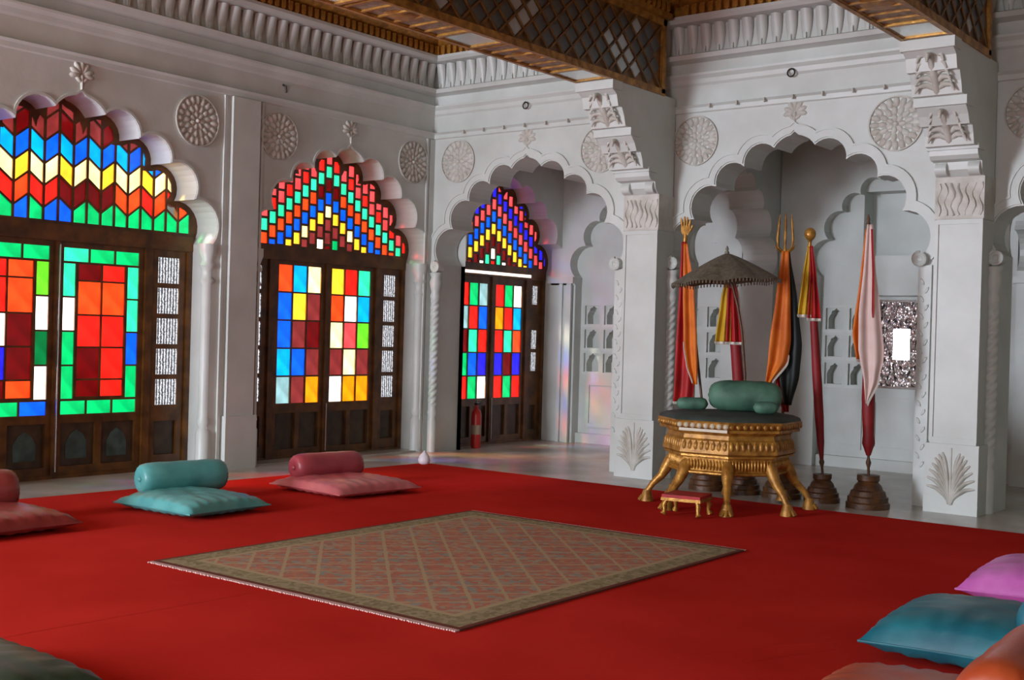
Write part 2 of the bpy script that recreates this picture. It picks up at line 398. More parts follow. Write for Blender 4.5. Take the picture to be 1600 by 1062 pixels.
def shrink(Q, d):
    cx = sum(p[0] for p in Q) / len(Q); cy = sum(p[1] for p in Q) / len(Q)
    return [(p[0] + (cx - p[0]) * min(0.45, d / max(1e-6, abs(cx - p[0]))) if abs(cx - p[0]) > 1e-6 else p[0],
             p[1] + (cy - p[1]) * min(0.45, d / max(1e-6, abs(cy - p[1]))) if abs(cy - p[1]) > 1e-6 else p[1]) for p in Q]

# ------------------------------------------------------------------ floor and shell
FRONT, RIGHT, YB = -15.0, 11.2, -0.12
floor = tag(obj('floor', MB().box(-0.6, RIGHT + .3, FRONT, 2.75, -0.2, 0.0), MARBLE), 'grey-brown polished marble floor between carpet and arches', 'floor', kind='structure')
ceiling = tag(obj('ceiling', MB().box(-0.6, RIGHT + .3, FRONT, 0.6, 4.62, 4.8), GILT), 'dark gilded ceiling over the lattice beams', 'ceiling', kind='structure')
W1C, W1S, W2C, W2S = -4.54, 1.15, -1.42, 0.985
A1C, A1S, A2C, A2S, A3C = 1.32, 0.985, 4.36, 0.985, 7.36
PIERS = [2.94, 5.935, 8.93]

wall_left = tag(obj('wall_left', MB().slab([[(FRONT, 0), (W1C - 1.2 * W1S, 0)] + arch(W1C, W1S)[::-1] + [(W1C + 1.2 * W1S, 0), (W2C - 1.2 * W2S, 0)] + arch(W2C, W2S)[::-1] + [(W2C + 1.2 * W2S, 0), (YB + .02, 0), (YB + .02, 4.62), (FRONT, 4.62)]], -0.42, 0.0, ML(0)), PLASTER),
                'pale plastered wall with two stained glass arched windows', 'wall', kind='structure')
pts = [(0.0, 0.0)]
for c, s_ in ((A1C, A1S), (A2C, A2S), (A3C, A2S)):
    pts += [(c - 1.2 * s_, 0)] + arch(c, s_)[::-1] + [(c + 1.2 * s_, 0)]
pts += [(RIGHT, 0), (RIGHT, 4.62), (0.0, 4.62)]
wall_back = tag(obj('wall_back', MB().slab([pts], -0.37, 0.0, MK(YB)), PLASTER), 'white plaster arcade of cusped arches behind the throne', 'wall', kind='structure')

# aisle behind the arcade
W3C, W3S, W3X = 1.12, 0.875, -0.10
wall_aisle = tag(obj('wall_aisle', MB().slab([[(0.27, 0)] + [(0.27, 2.1)] + [p for p in arch(W3C, W3S)[::-1] if p[0] > 0.29] + [(W3C + 1.2 * W3S, 0), (2.4, 0), (2.4, 3.7), (0.27, 3.7)]], -0.3, 0.18, ML(0)), PLASTER),
                 'side aisle wall around the narrow stained glass door', 'wall', kind='structure')
# back wall of the aisle: shallow blind arches, a grid of small niches sunk in each
NICHE_W, NICHE_H, NX0 = 0.29, 0.30, 0.38
def rect(u0, u1, v0, v1): return [(u0, v0), (u1, v0), (u1, v1), (u0, v1)]
aisle_back = tag(obj('wall_aisle_back', MB().slab([rect(0.0, RIGHT, 0, 3.7), rect(0.42, 2.45, 0.86, 1.76)[::-1], rect(3.36, 4.17, 0.86, 1.76)[::-1], rect(4.06, 4.85, 2.28, 2.98)[::-1], rect(6.6, 7.6, 0.86, 1.76)[::-1]], -0.25, 0.0, MK(2.32)), PLASTER),
                 'white back wall of the aisle with rows of small niches', 'wall', kind='structure')
obj('backing', MB().box(0, RIGHT, 2.57, 2.7, 0, 3.7), PLASTER, aisle_back)
obj('skirting', MB().box(0.1, RIGHT, 2.26, 2.32, 0, 0.12), PLASTER, aisle_back)
for c, s_ in ((1.42, 0.86), (4.42, 0.68), (7.4, 0.8)):
    x0, x1 = (0.02, 2.7) if c < 2 else ((3.16, 5.7) if c < 5 else (6.15, 8.7))
    obj('blind_arch', MB().slab([[(x0, 1.98), (c - 1.2 * s_, 1.98)] + arch(c, s_, dz=-0.02)[::-1] + [(c + 1.2 * s_, 1.98), (x1, 1.98), (x1, 3.7), (x0, 3.7)]], 0.0, 0.16, MK(2.32)), PLASTER, aisle_back)
    for s in (-1, 1):
        o = MB(); e = c + s * 1.2 * s_
        lo, hi = (x0, e) if s < 0 else (e, x1)
        if hi - lo > 0.03: o.box(lo, hi, 2.18, 2.32, 0, 1.98); obj('jamb', o, PLASTER, aisle_back)
# niches: square sunk tile with an arched hollow
def niche_mesh():
    a = [(0.075, -0.10), (0.078, 0.0), (0.062, 0.035), (0.05, 0.05), (0.045, 0.075), (0.02, 0.085), (0, 0.105), (-0.02, 0.085), (-0.045, 0.075), (-0.05, 0.05), (-0.062, 0.035), (-0.078, 0.0), (-0.075, -0.10)]
    a = [(u * 1.22, v * 1.12) for u, v in a]
    w, h = NICHE_W / 2, NICHE_H / 2
    b = MB().slab([rect(-w, w, -h, h), a[::-1]], -0.2, -0.03, MK(0))
    b.slab([rect(-w, w, -h, h), rect(-w + .032, w - .032, -h + .032, h - .032)[::-1]], -0.03, 0.004, MK(0))
    b.box(-w, w, 0.16, 0.2, -h, h)
    return b.mesh('niche', PLASTER)
nm = niche_mesh()
for x0, n in ((0.42, 7), (3.36, 3), (6.6, 3)):
    wn = {0.42: 2.03, 3.36: 0.81, 6.6: 1.0}[x0] / n
    for i in range(n):
        for j in range(3):
            o = link('niche', nm, aisle_back, (x0 + (i + 0.5) * wn, 2.32, 1.01 + j * 0.30)); o.scale = (wn / NICHE_W, 1, 1)
# panel frames below the niches
for x0, x1 in ((0.5, 2.4), (3.3, 4.1), (4.2, 5.1)):
    obj('panel_frame', MB().slab([rect(x0, x1, 0.2, 0.78), rect(x0 + .05, x1 - .05, 0.25, 0.73)[::-1]], 0, 0.015, MK(2.32)), PLASTER, aisle_back)
# corner pilaster with vertical beads, and the aisle ceiling
obj('corner_pilaster', MB().box(0.0, 0.36, 2.16, 2.3, 0, 2.05).box(0.17, 0.22, 2.13, 2.17, 0, 2.0).box(0.29, 0.36, 2.12, 2.17, 0, 2.0).box(0.0, 0.40, 2.1, 2.2, 2.0, 2.08), PLASTER, aisle_back)
tag(obj('trim_1', MB().box(-0.3, RIGHT, 0.2, 2.7, 3.62, 3.8), PLASTER), 'plain plaster ceiling of the side aisle', 'ceiling', kind='structure')
# transverse arches across the aisle at every pier
for c in PIERS:
    o = MB().slab([[(0.25, 0), (0.36, 0)] + arch(1.2, 0.70)[::-1] + [(2.04, 0), (2.33, 0), (2.33, 3.65), (0.25, 3.65)]], -0.21, 0.21, MT(c))
    o.box(c - .23, c + .23, 2.0, 2.2, 1.98, 2.04); o.box(c - .22, c + .22, 2.02, 2.2, 0, 0.3)
    obj('transverse_arch', o, PLASTER, wall_back)
# upper recess at the right of the throne bay and the silvered panel below it
obj('recess_shelf', MB().box(4.18, 4.85, 2.16, 2.34, 1.86, 2.28), PLASTER, aisle_back)

# ------------------------------------------------------------------ mouldings, friezes, rosettes
def trim_arch(parent, c, s_, mp):
    obj('arch_moulding', ring(arch(c, s_, g=0.012), arch(c, s_, g=0.085), 0.0, 0.014, mp), PLASTER, parent)
    obj('arch_bead', ring(arch(c, s_, g=0.074), arch(c, s_, g=0.092), 0.0, 0.024, mp), PLASTER, parent)
for c, s_ in ((A1C, A1S), (A2C, A2S), (A3C, A2S)): trim_arch(wall_back, c, s_, MK(YB))
for c, s_ in ((W1C, W1S), (W2C, W2S)): obj('arch_bead', ring(arch(c, s_, g=0.004), arch(c, s_, g=0.026), 0.0, 0.012, ML(0)), PLASTER, wall_left)

def rosette_mesh(R=0.235):
    b = MB(); Z = Vector((0, 0, 0)); U, V, n = Vector((1, 0, 0)), Vector((0, 0, 1)), Vector((0, -1, 0))
    for k, (r, L, wd, h, m) in enumerate(((0.80, 0.21, 0.128, 0.022, 20), (0.50, 0.19, 0.118, 0.020, 13), (0.24, 0.16, 0.11, 0.018, 7))):
        for i in range(m):
            a = 2 * PI * (i + 0.5 * k) / m; e = U * math.cos(a) + V * math.sin(a); g = U * -math.sin(a) + V * math.cos(a)
            b.dome(e * (R * r), e, g, n, R * L, R * wd, h)
    b.dome(Z, U, V, n, R * 0.10, R * 0.10, 0.03)
    vs = [];  m = 32
    b.lathe([(R * 1.0, 0), (R * 1.02, 0.02), (R * 0.97, 0.02), (R * 0.96, 0.0)], m)
    # the lathe stands on Z: turn it into the wall plane
    nv = m * 4; k0 = len(b.v) - nv
    for i in range(k0, len(b.v)): x, y, z = b.v[i]; b.v[i] = (x, -z, y)
    b.f = b.f[:-2]
    return b.mesh('rosette', CARVED, 60)
rm = rosette_mesh()
def tuft_mesh():
    b = MB(); U, V, n = Vector((1, 0, 0)), Vector((0, 0, 1)), Vector((0, -1, 0))
    for i, a in enumerate((-100, -70, -35, 0, 35, 70, 100)):
        q = math.radians(90 - a); e = U * math.cos(q) + V * math.sin(q); g = U * -math.sin(q) + V * math.cos(q)
        b.dome(V * 0.11 + e * 0.065, e, g, n, 0.055, 0.026, 0.022)
    for a in (-50, 0, 50):
        q = math.radians(90 - a); e = U * math.cos(q) + V * math.sin(q); g = U * -math.sin(q) + V * math.cos(q)
        b.dome(V * 0.04 + e * 0.04, e, g, n, 0.04, 0.018, 0.02)
    b.dome(V * 0.03, V, U, n, 0.06, 0.012, 0.02)
    return b.mesh('floral_tuft', CARVED, 60)
tm = tuft_mesh()
for x in (0.37, 2.26, 3.35, 5.29, 6.42, 8.3): link('rosette', rm, wall_back, (x, YB, 3.235))
for x in (A1C, A2C, A3C): link('floral_tuft', tm, wall_back, (x, YB, 3.31))
for y in (-0.46, -2.39, -3.36, -5.72): link('rosette', rm, wall_left, (0, y, 3.21), PI / 2)
for y in (W1C, W2C): link('floral_tuft', tm, wall_left, (0, y, 3.30), PI / 2)
LE = -11.0
def mould(parent, name, prof, mp, u0, u1, m=PLASTER):
    vs = [mp(u, v, w) for u in (u0, u1) for w, v in prof]; n = len(prof)
    fs = [(i, (i + 1) % n, n + (i + 1) % n, n + i) for i in range(n)] + [tuple(range(n))[::-1], tuple(range(n, 2 * n))]
    return obj(name, MB().add(vs, fs), m, parent)
P354 = [(0, 3.50), (0.018, 3.51), (0.022, 3.55), (0.05, 3.57), (0, 3.575)]
P382 = [(0, 3.76), (0.02, 3.78), (0.03, 3.82), (0.06, 3.85), (0.065, 3.87), (0, 3.88)]
P402 = [(0, 3.98), (0.10, 4.00), (0.12, 4.04), (0.07, 4.06), (0, 4.06)]
P436 = [(0, 4.33), (0.14, 4.34), (0.17, 4.37), (0.17, 4.40), (0, 4.40)]
PGOLD = [(0, 4.40), (0.10, 4.40), (0.12, 4.42), (0.12, 4.50), (0.2, 4.54), (0.26, 4.62), (0, 4.62)]
for mp, par, u0, u1 in ((ML(0), wall_left, LE, YB), (MK(YB), wall_back, 0.0, RIGHT)):
    for nm_, pr in (('picture_rail', P354), ('cornice_rail', P382), ('frieze_ledge', P402), ('frieze_top', P436)): mould(par, nm_, pr, mp, u0, u1)
    mould(par, 'gilt_cornice', PGOLD, mp, u0, u1, GILT)
# frieze: upright lobed leaves between ledge and top
def leaf_mesh():
    b = MB()
    def fn(u, v):
        a = (u - 0.5) * PI; wd = 0.055 * (0.55 + 0.45 * math.sin(min(1, v * 1.15) * PI * 0.62)); out = 0.025 + 0.055 * v ** 1.6
        return (wd * math.sin(a), -(out * (0.25 + 0.75 * math.cos(a))), 0.27 * v)
    b.grid(fn, 8, 6)
    b.box(-0.012, 0.012, -0.045, 0.0, -0.01, 0.06)
    return b.mesh('frieze_leaf', PLASTER, 60)
lm = leaf_mesh()
y = -0.22
while y > -5.6: link('frieze_leaf', lm, wall_left, (0, y, 4.06), PI / 2); y -= 0.145
x = 0.10
while x < 7.6: link('frieze_leaf', lm, wall_back, (x, YB, 4.06)); x += 0.145
dm = MB().box(-0.024, 0.024, -0.055, 0, -0.085, 0).box(-0.013, 0.013, -0.05, -0.005, -0.11, -0.085).mesh('dentil', GILTB)
y = -0.30
while y > -6.0: link('dentil', dm, wall_left, (0.115, y, 4.50), PI / 2); y -= 0.085
x = 0.16
while x < 7.4:
    if min(abs(x - p) for p in PIERS) > 0.34: link('dentil', dm, wall_back, (x, YB - 0.115, 4.50))
    x += 0.085
# little notch marks along the arcade's picture rail and raised spandrel frames
for c in (A1C, A2C, A3C):
    for k in (-3, -2, -1, 0, 1, 2, 3): obj('rail_peg', MB().box(c + k * 0.28 - .006, c + k * 0.28 + .006, YB - 0.07, YB - 0.04, 3.53, 3.57), CARVED, wall_back)
for y0, y1 in ((-6.05, -3.03), (-2.62, -0.22)):
    obj('spandrel_frame', MB().box(0, 0.02, y0, y0 + .028, 0.0, 3.5).box(0, 0.02, y1 - .028, y1, 0.0, 3.5), PLASTER, wall_left)
obj('pilaster', MB().box(0, 0.045, -2.98, -2.655, 0, 3.5).box(0, 0.07, -3.0, -2.63, 0, 0.5), PLASTER, wall_left)
obj('corner_pilaster', MB().box(0, 0.02, -0.20, YB, 0, 3.5), PLASTER, wall_left)

# ------------------------------------------------------------------ colonnettes at the jambs
def twist_mesh():
    b = MB(); n, nz = 20, 130; vs = []; fs = []
    for j in range(nz + 1):
        z = 0.52 + 1.18 * j / nz
        for i in range(n):
            a = 2 * PI * i / n; r = 0.047 * (1 + 0.13 * math.cos(3 * a - z * 85)); vs.append((r * math.cos(a), r * math.sin(a), z))
    for j in range(nz):
        for i in range(n):
            k = (i + 1) % n; fs.append((j * n + i, j * n + k, (j + 1) * n + k, (j + 1) * n + i))
    b.add(vs, fs)
    b.lathe([(0.052, 0), (0.052, 0.34), (0.036, 0.38), (0.058, 0.44), (0.04, 0.49), (0.052, 0.53)], 16)
    b.lathe([(0.045, 1.69), (0.062, 1.74), (0.045, 1.79), (0.06, 1.83), (0.07, 1.90), (0.052, 1.95), (0.072, 2.0)], 16)
    return b.mesh('twisted_colonnette', PLASTER, 60)
tw = twist_mesh()
def scroll_mesh():
    b = MB(); pts = []
    for i in range(34):
        a = i / 33 * 2.1 * 2 * PI; r = 0.062 - 0.045 * i / 33
        pts.append((r * math.cos(a + PI / 2), 0, r * math.sin(a + PI / 2)))
    vs = []; fs = []
    for p in pts:
        for s in (-0.05, 0.05): vs.append((p[0], s, p[2]))
    m = len(pts)
    b.tube([(p[0], -0.05, p[2]) for p in pts], 0.014, 6)
    b.lathe([(0.058, -0.05), (0.058, 0.05)], 20)
    for i in range(len(b.v) - 40, len(b.v)): x_, y_, z_ = b.v[i]; b.v[i] = (x_, z_, y_)
    return b.mesh('scroll', PLASTER, 50)
scm = scroll_mesh()
for c in (A1C, A2C, A3C):
    for s in (-1, 1):
        e = c + s * 1.2 * A1S
        if s < 0: link('twisted_colonnette', tw, wall_back, (e + s * 0.035, YB - 0.02, 0))
        else:
            b = MB().box(e - .01, e + .10, YB - .03, YB, 0, 2.02)
            for i in range(22): b.dome(Vector((e + .045 + .02 * (-1) ** i, YB - .03, .35 + i * .073)), Vector((.5 * (-1) ** i, 0, .86)), Vector((.86, 0, -.5 * (-1) ** i)), Vector((0, -1, 0)), .035, .014, .012, 6, 2)
            obj('vine_strip', b, PLASTER, wall_back, 40)
        link('scroll', scm, wall_back, (e + s * 0.01, YB - 0.02, 2.07))
col = MB().lathe([(0.075, 0), (0.075, 0.35), (0.05, 0.39), (0.07, 0.45), (0.055, 0.5), (0.055, 1.72), (0.075, 1.76), (0.055, 1.80), (0.055, 1.86), (0.08, 1.90), (0.06, 1.95), (0.088, 2.03), (0.088, 2.10)], 12).mesh('jamb_colonnette', PLASTER, 40)
for c, s_ in ((W1C, W1S), (W2C, W2S)):
    for s in (-1, 1): link('jamb_colonnette', col, wall_left, (-0.055, c + s * (1.2 * s_ + 0.005), 0))

# ------------------------------------------------------------------ carved pillars with stepped brackets
def swirl(b, mp, u0, u1, v0, v1, w, k=7):
    """carved leaf ribs fanning from the middle line of a panel"""
    cu = (u0 + u1) / 2; hw = (u1 - u0) / 2; H = v1 - v0
    for s in (-1, 1):
        for i in range(k):
            a = math.radians(9 + 66 * i / (k - 1)); e = (cu + s * hw * min(0.95, 0.22 + 0.80 * math.sin(a)), v0 + H * (0.16 + 0.78 * math.cos(a)))
            pts = []
            for j in range(8):
                q = j / 7; pts.append(mp(cu + s * 0.012 + (e[0] - cu - s * 0.012) * q ** 1.5, v0 + H * 0.03 + (e[1] - v0 - H * 0.03) * (q ** 0.75) - H * 0.05 * max(0, q - .75) * 4 * (q > .75), w))
            b.tube(pts, [0.009, 0.012, 0.015, 0.017, 0.018, 0.018, 0.015, 0.008], 6)
    b.tube([mp(cu, v0 + H * 0.02, w), mp(cu, v0 + H * 0.96, w)], 0.010, 5)
PROF = [(-0.14, 2.71), (-0.42, 2.71), (-0.47, 2.76), (-0.48, 2.82), (-0.56, 2.83), (-0.59, 2.86), (-0.60, 2.92), (-0.70, 2.92), (-0.72, 3.00), (-0.75, 3.06), (-0.82, 3.06), (-0.86, 3.13), (-0.92, 3.19), (-0.92, 3.26), (-1.02, 3.26), (-1.05, 3.35), (-1.09, 3.42), (-1.15, 3.42), (-1.18, 3.52), (-1.25, 3.56), (-1.25, 3.65), (-0.14, 3.65)]
def pillar(c, label, n):
    t = thing('carved_pillar', label, 'pillar', (c, -0.26, 0), group=None, kind='structure')
    mp = lambda u, v, w: (u, -0.14 - w, v)                   # local: front face at world y = -0.40
    obj('shaft', MB().box(-0.185, 0.185, -0.14, 0.16, 0.0, 2.71), PLASTER, t)
    obj('plinth', MB().box(-0.215, 0.215, -0.165, 0.16, 0.0, 0.56), PLASTER, t)
    b = MB(); swirl(b, mp, -0.20, 0.20, 0.06, 0.55, 0.025, 7); obj('plinth_relief', b, CARVED, t, 60)
    obj('panel_frame', MB().slab([rect(-0.19, 0.19, 0.58, 2.36), rect(-0.16, 0.16, 0.61, 2.33)[::-1]], 0, 0.012, mp), PLASTER, t)
    obj('capital_block', MB().box(-0.195, 0.195, -0.15, 0.16, 2.37, 2.71), CARVED, t)
    b = MB()
    for i in range(7):
        u = -0.165 + i * 0.055
        b.tube([mp(u + 0.016 * math.sin(j * 1.3 + i), 2.40 + j * 0.037, 0.012 + 0.008 * math.sin(j + i)) for j in range(8)], 0.011, 5)
    obj('capital_relief', b, CARVED, t, 60)
    vs = [(s, y_ + 0.26, z_) for s in (-0.19, 0.19) for y_, z_ in PROF]; m = len(PROF)
    fsd = [(i, (i + 1) % m, m + (i + 1) % m, m + i) for i in range(m)]
    br = MB().add(vs, fsd); tri = tessellate_polygon([[Vector((p[0], p[1], 0)) for p in PROF]])
    br.f += [tuple(q) for q in tri] + [tuple(i + m for i in q) for q in tri]
    bo = obj('bracket', br, PLASTER, t)
    for y_, z0, z1 in ((-0.62, 2.90, 2.94), (-0.95, 3.19, 3.26), (-1.27, 3.56, 3.64)):
        obj('bracket_slab', MB().box(-0.205, 0.205, y_ + 0.26, y_ + 0.42, z0, z1), PLASTER, bo)
    for (y_, z0), h in (((-0.66, 2.95), 0.23), ((-0.98, 3.28), 0.27)):
        b = MB(); sl = lambda q: Vector((0, y_ + 0.26 - 0.02 - 0.16 * q, z0 + h * q))
        b.tube([sl(0), sl(.5) + Vector((0, -.03, 0)), sl(.95) + Vector((0, -.05, 0)), sl(.98) + Vector((0, -.10, -.03)), sl(.9) + Vector((0, -.12, -.06))], [.03, .03, .028, .022, .008], 8)
        for j in range(5):
            o_ = sl(.08 + j * .19)
            for s in (-1, 1):
                L = 0.15 - 0.012 * j
                b.tube([o_, o_ + Vector((s * L * .45, -.03, .035)), o_ + Vector((s * L * .85, -.055, .02)), o_ + Vector((s * L, -.06, -.03))], [.022, .026, .018, .006], 7)
        obj('acanthus_leaf', b, CARVED, bo, 60)
    for s in (-1, 1):
        b = MB().lathe([(0.02, -0.05), (0.058, -0.045), (0.058, 0.045), (0.02, 0.05)], 14)
        b.v = [(s * 0.13 + z_, -0.19 + x_, 2.77 + y_) for x_, y_, z_ in b.v]
        obj('bracket_curl', b, PLASTER, bo, 50)
    return t
for i, (c, lb) in enumerate(zip(PIERS, ('white carved pillar and stepped bracket left of the gilded throne',
                                        'white carved pillar and stepped bracket beside the silver mirror panel',
                                        'white carved pillar and stepped bracket at the end of the arcade'))): pillar(c, lb, i)

# ------------------------------------------------------------------ lattice beams
ZS, ZT, BEND = 3.65, 4.36, -10.5
DW, DH = 0.225, 0.595 / 3
diam = {}
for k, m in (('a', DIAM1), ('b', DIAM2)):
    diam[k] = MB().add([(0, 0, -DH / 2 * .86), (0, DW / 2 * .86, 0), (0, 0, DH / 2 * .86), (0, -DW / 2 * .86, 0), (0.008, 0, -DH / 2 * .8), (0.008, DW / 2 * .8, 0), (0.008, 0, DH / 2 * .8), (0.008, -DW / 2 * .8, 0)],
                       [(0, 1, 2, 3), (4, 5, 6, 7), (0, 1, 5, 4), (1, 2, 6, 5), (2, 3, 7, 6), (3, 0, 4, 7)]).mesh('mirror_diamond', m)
barm = {}
def beam(c, label, bright):
    t = thing('lattice_beam', label, 'beam', (c, 0, 0))
    x0, x1 = -0.2, 0.2
    ya, yb = -0.36, BEND
    obj('beam_core', MB().box(x0 + .01, x1 - .03, yb, ya, ZS + .03, 4.6), LATT, t)
    for s in (1, -1):
        xs = x1 if s > 0 else x0
        obj('lower_rail', MB().box(min(xs, xs - s * .05), max(xs, xs - s * .05), yb, ya, ZS, ZS + 0.055), GILT, t)
        obj('upper_rail', MB().box(min(xs, xs - s * .05), max(xs, xs - s * .05), yb, ya, ZT - 0.06, ZT), GILT, t)
        obj('end_post', MB().box(min(xs, xs - s * .05), max(xs, xs - s * .05), ya - .06, ya, ZS, ZT), GILT, t)
    zb, zt = ZS + .055, ZT - .06; H = zt - zb
    nrow = H / DH
    run = H / DH * DW
    if not barm:
        for sg in (-1, 1):
            L = math.hypot(run, H); b = MB(); ux, uz = sg * run / L, H / L; px_, pz_ = -uz * 0.009, ux * 0.009
            vs = [(w, q * ux * 1 + k * px_, q * uz + k * pz_) for w in (0.006, 0.014) for q in (0, L) for k in (-1, 1)]
            b.add(vs, [(0, 1, 3, 2), (4, 6, 7, 5), (0, 4, 5, 1), (2, 3, 7, 6), (0, 2, 6, 4), (1, 5, 7, 3)]); barm[sg] = b.mesh('lattice_bar', LATT)
    k = 0; yy = ya - .06
    while yy - run > -6.9:
        link('lattice_bar', barm[-1], t, (x1 - 0.022, yy, zb)); link('lattice_bar', barm[1], t, (x1 - 0.022, yy - run, zb)); yy -= DW; k += 1
    nn = int(nrow * 2) + 1
    for i in range(1, 46):
        for j in range(0, nn + 1):
            if (i + j) % 2 == 0: continue
            yq = ya - .06 - i * DW / 2; zq = zb + j * DH / 2
            if zq < zb + .03 or zq > zt - .03 or yq < -5.4: continue
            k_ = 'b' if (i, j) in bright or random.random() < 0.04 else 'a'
            link('mirror_diamond', diam[k_], t, (x1 - 0.029, yq, zq))
    # soffit: mirrors set between carved panels with cross bars
    obj('soffit_board', MB().box(x0 + .004, x1 - .004, yb, ya - .0, ZS + .012, ZS + .03), SOFF, t)
    obj('soffit_edge', MB().box(x0 - .003, x0 + .035, yb, ya + .003, ZS - .008, ZS + .011), GILT, t)
    obj('soffit_edge', MB().box(x1 - .035, x1 + .003, yb, ya + .003, ZS - .008, ZS + .011), GILT, t)
    y0 = -1.28
    while y0 > -7:
        obj('soffit_mirror', MB().box(x0 + .05, x1 - .05, y0 - .38, y0 - .03, ZS + .004, ZS + .014), MIRR, t)
        for e in (y0, y0 - .41): obj('soffit_bar', MB().box(x0 + .03, x1 - .03, e - .035, e + .01, ZS - .006, ZS + .016), GILTB, t)
        yy = y0 - .58
        while yy > y0 - 1.45:
            obj('soffit_bar', MB().box(x0 + .03, x1 - .03, yy - .014, yy + .014, ZS - .002, ZS + .014), GILT, t); yy -= 0.17
        obj('soffit_carving', MB().dome(Vector((0, y0 - .99, ZS + .012)), Vector((0, 1, 0)), Vector((1, 0, 0)), Vector((0, 0, -1)), 0.17, 0.12, 0.02, 12, 3), GILT, t, 60)
        y0 -= 1.50
    # gilded cornice and dentils above the lattice
    obj('beam_cornice', MB().box(x1 - .03, x1 + .06, yb, ya, ZT, ZT + .05).box(x1 - .03, x1 + .12, yb, ya, ZT + .14, ZT + .26), GILT, t)
    yy = ya - .1
    while yy > -5.2: link('dentil', dm, t, (x1 + .02, yy, ZT + .145), PI / 2); yy -= 0.085
    return t
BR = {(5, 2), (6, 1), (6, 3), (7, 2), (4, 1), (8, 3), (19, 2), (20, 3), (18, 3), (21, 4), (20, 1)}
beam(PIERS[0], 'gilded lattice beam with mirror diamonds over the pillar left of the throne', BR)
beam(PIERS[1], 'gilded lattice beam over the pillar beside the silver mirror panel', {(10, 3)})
beam(PIERS[2], 'gilded lattice beam over the end pillar of the arcade', set())

# ------------------------------------------------------------------ stained glass windows
def pane(parent, poly, m, xw, d=0.005):
    return obj('pane', MB().slab([poly], 0.0, d, ML(xw)), m, parent)
paneshare = {}
def rpane(parent, y0, y1, z0, z1, key, xw):
    """rectangular pane; alike panes share one mesh"""
    k = (round(y1 - y0, 3), round(z1 - z0, 3), key)
    if k not in paneshare:
        m = FOILG if key == 'F' else G[key]
        paneshare[k] = MB().slab([rect(-(y1 - y0) / 2, (y1 - y0) / 2, -(z1 - z0) / 2, (z1 - z0) / 2)], 0, 0.008, ML(0)).mesh('pane', m)
    return link('pane', paneshare[k], parent, (xw, (y0 + y1) / 2, (z0 + z1) / 2))
def leaf(parent, xw, y0, y1, cells, zt=2.03, lower=2, painted=False):
    """door leaf: frame with holes, glazed cells (y0,y1,z0,z1,key), sunk panels below"""
    holes = [rect(a, b, c, d)[::-1] for a, b, c, d, k in cells]
    lp = []
    n = lower; wl = (y1 - y0 - 0.06 * (n + 1)) / n
    for i in range(n): a = y0 + 0.06 + i * (wl + 0.06); lp.append((a, a + wl, 0.10, 0.47))
    o = obj('door_leaf', MB().slab([rect(y0, y1, 0.02, zt)] + holes + [rect(*q)[::-1] for q in lp], -0.06, 0.0, ML(xw)), WOOD, parent)
    for a, b, c, d, k in cells: rpane(o, a, b, c, d, k, xw - 0.022)
    for a, b, c, d in lp:
        q = obj('lower_panel', MB().box(xw - 0.05, xw - 0.03, a, b, c, d), WOODP, o)
        if painted:
            cy = (a + b) / 2; r = (b - a) * 0.30
            obj('painted_arch', MB().slab([[(cy - r, c + .06), (cy + r, c + .06), (cy + r, c + .2), (cy + r * .6, c + .27), (cy, c + .31), (cy - r * .6, c + .27), (cy - r, c + .2)]], 0, 0.006, ML(xw - 0.03)), TEALP, o)
    return o
def grid_cells(y0, y1, rows, z0=0.56, z1=1.98, st=0.065, bar=0.018):
    n = len(rows[0]); w = (y1 - y0 - 2 * st - (n - 1) * bar) / n; m = len(rows); h = (z1 - z0 - (m - 1) * bar) / m
    out = []
    for j, r in enumerate(rows):
        for i, k in enumerate(r):
            a = y0 + st + i * (w + bar); b = z1 - j * (h + bar); out.append((a, a + w, b - h, b, k))
    return out
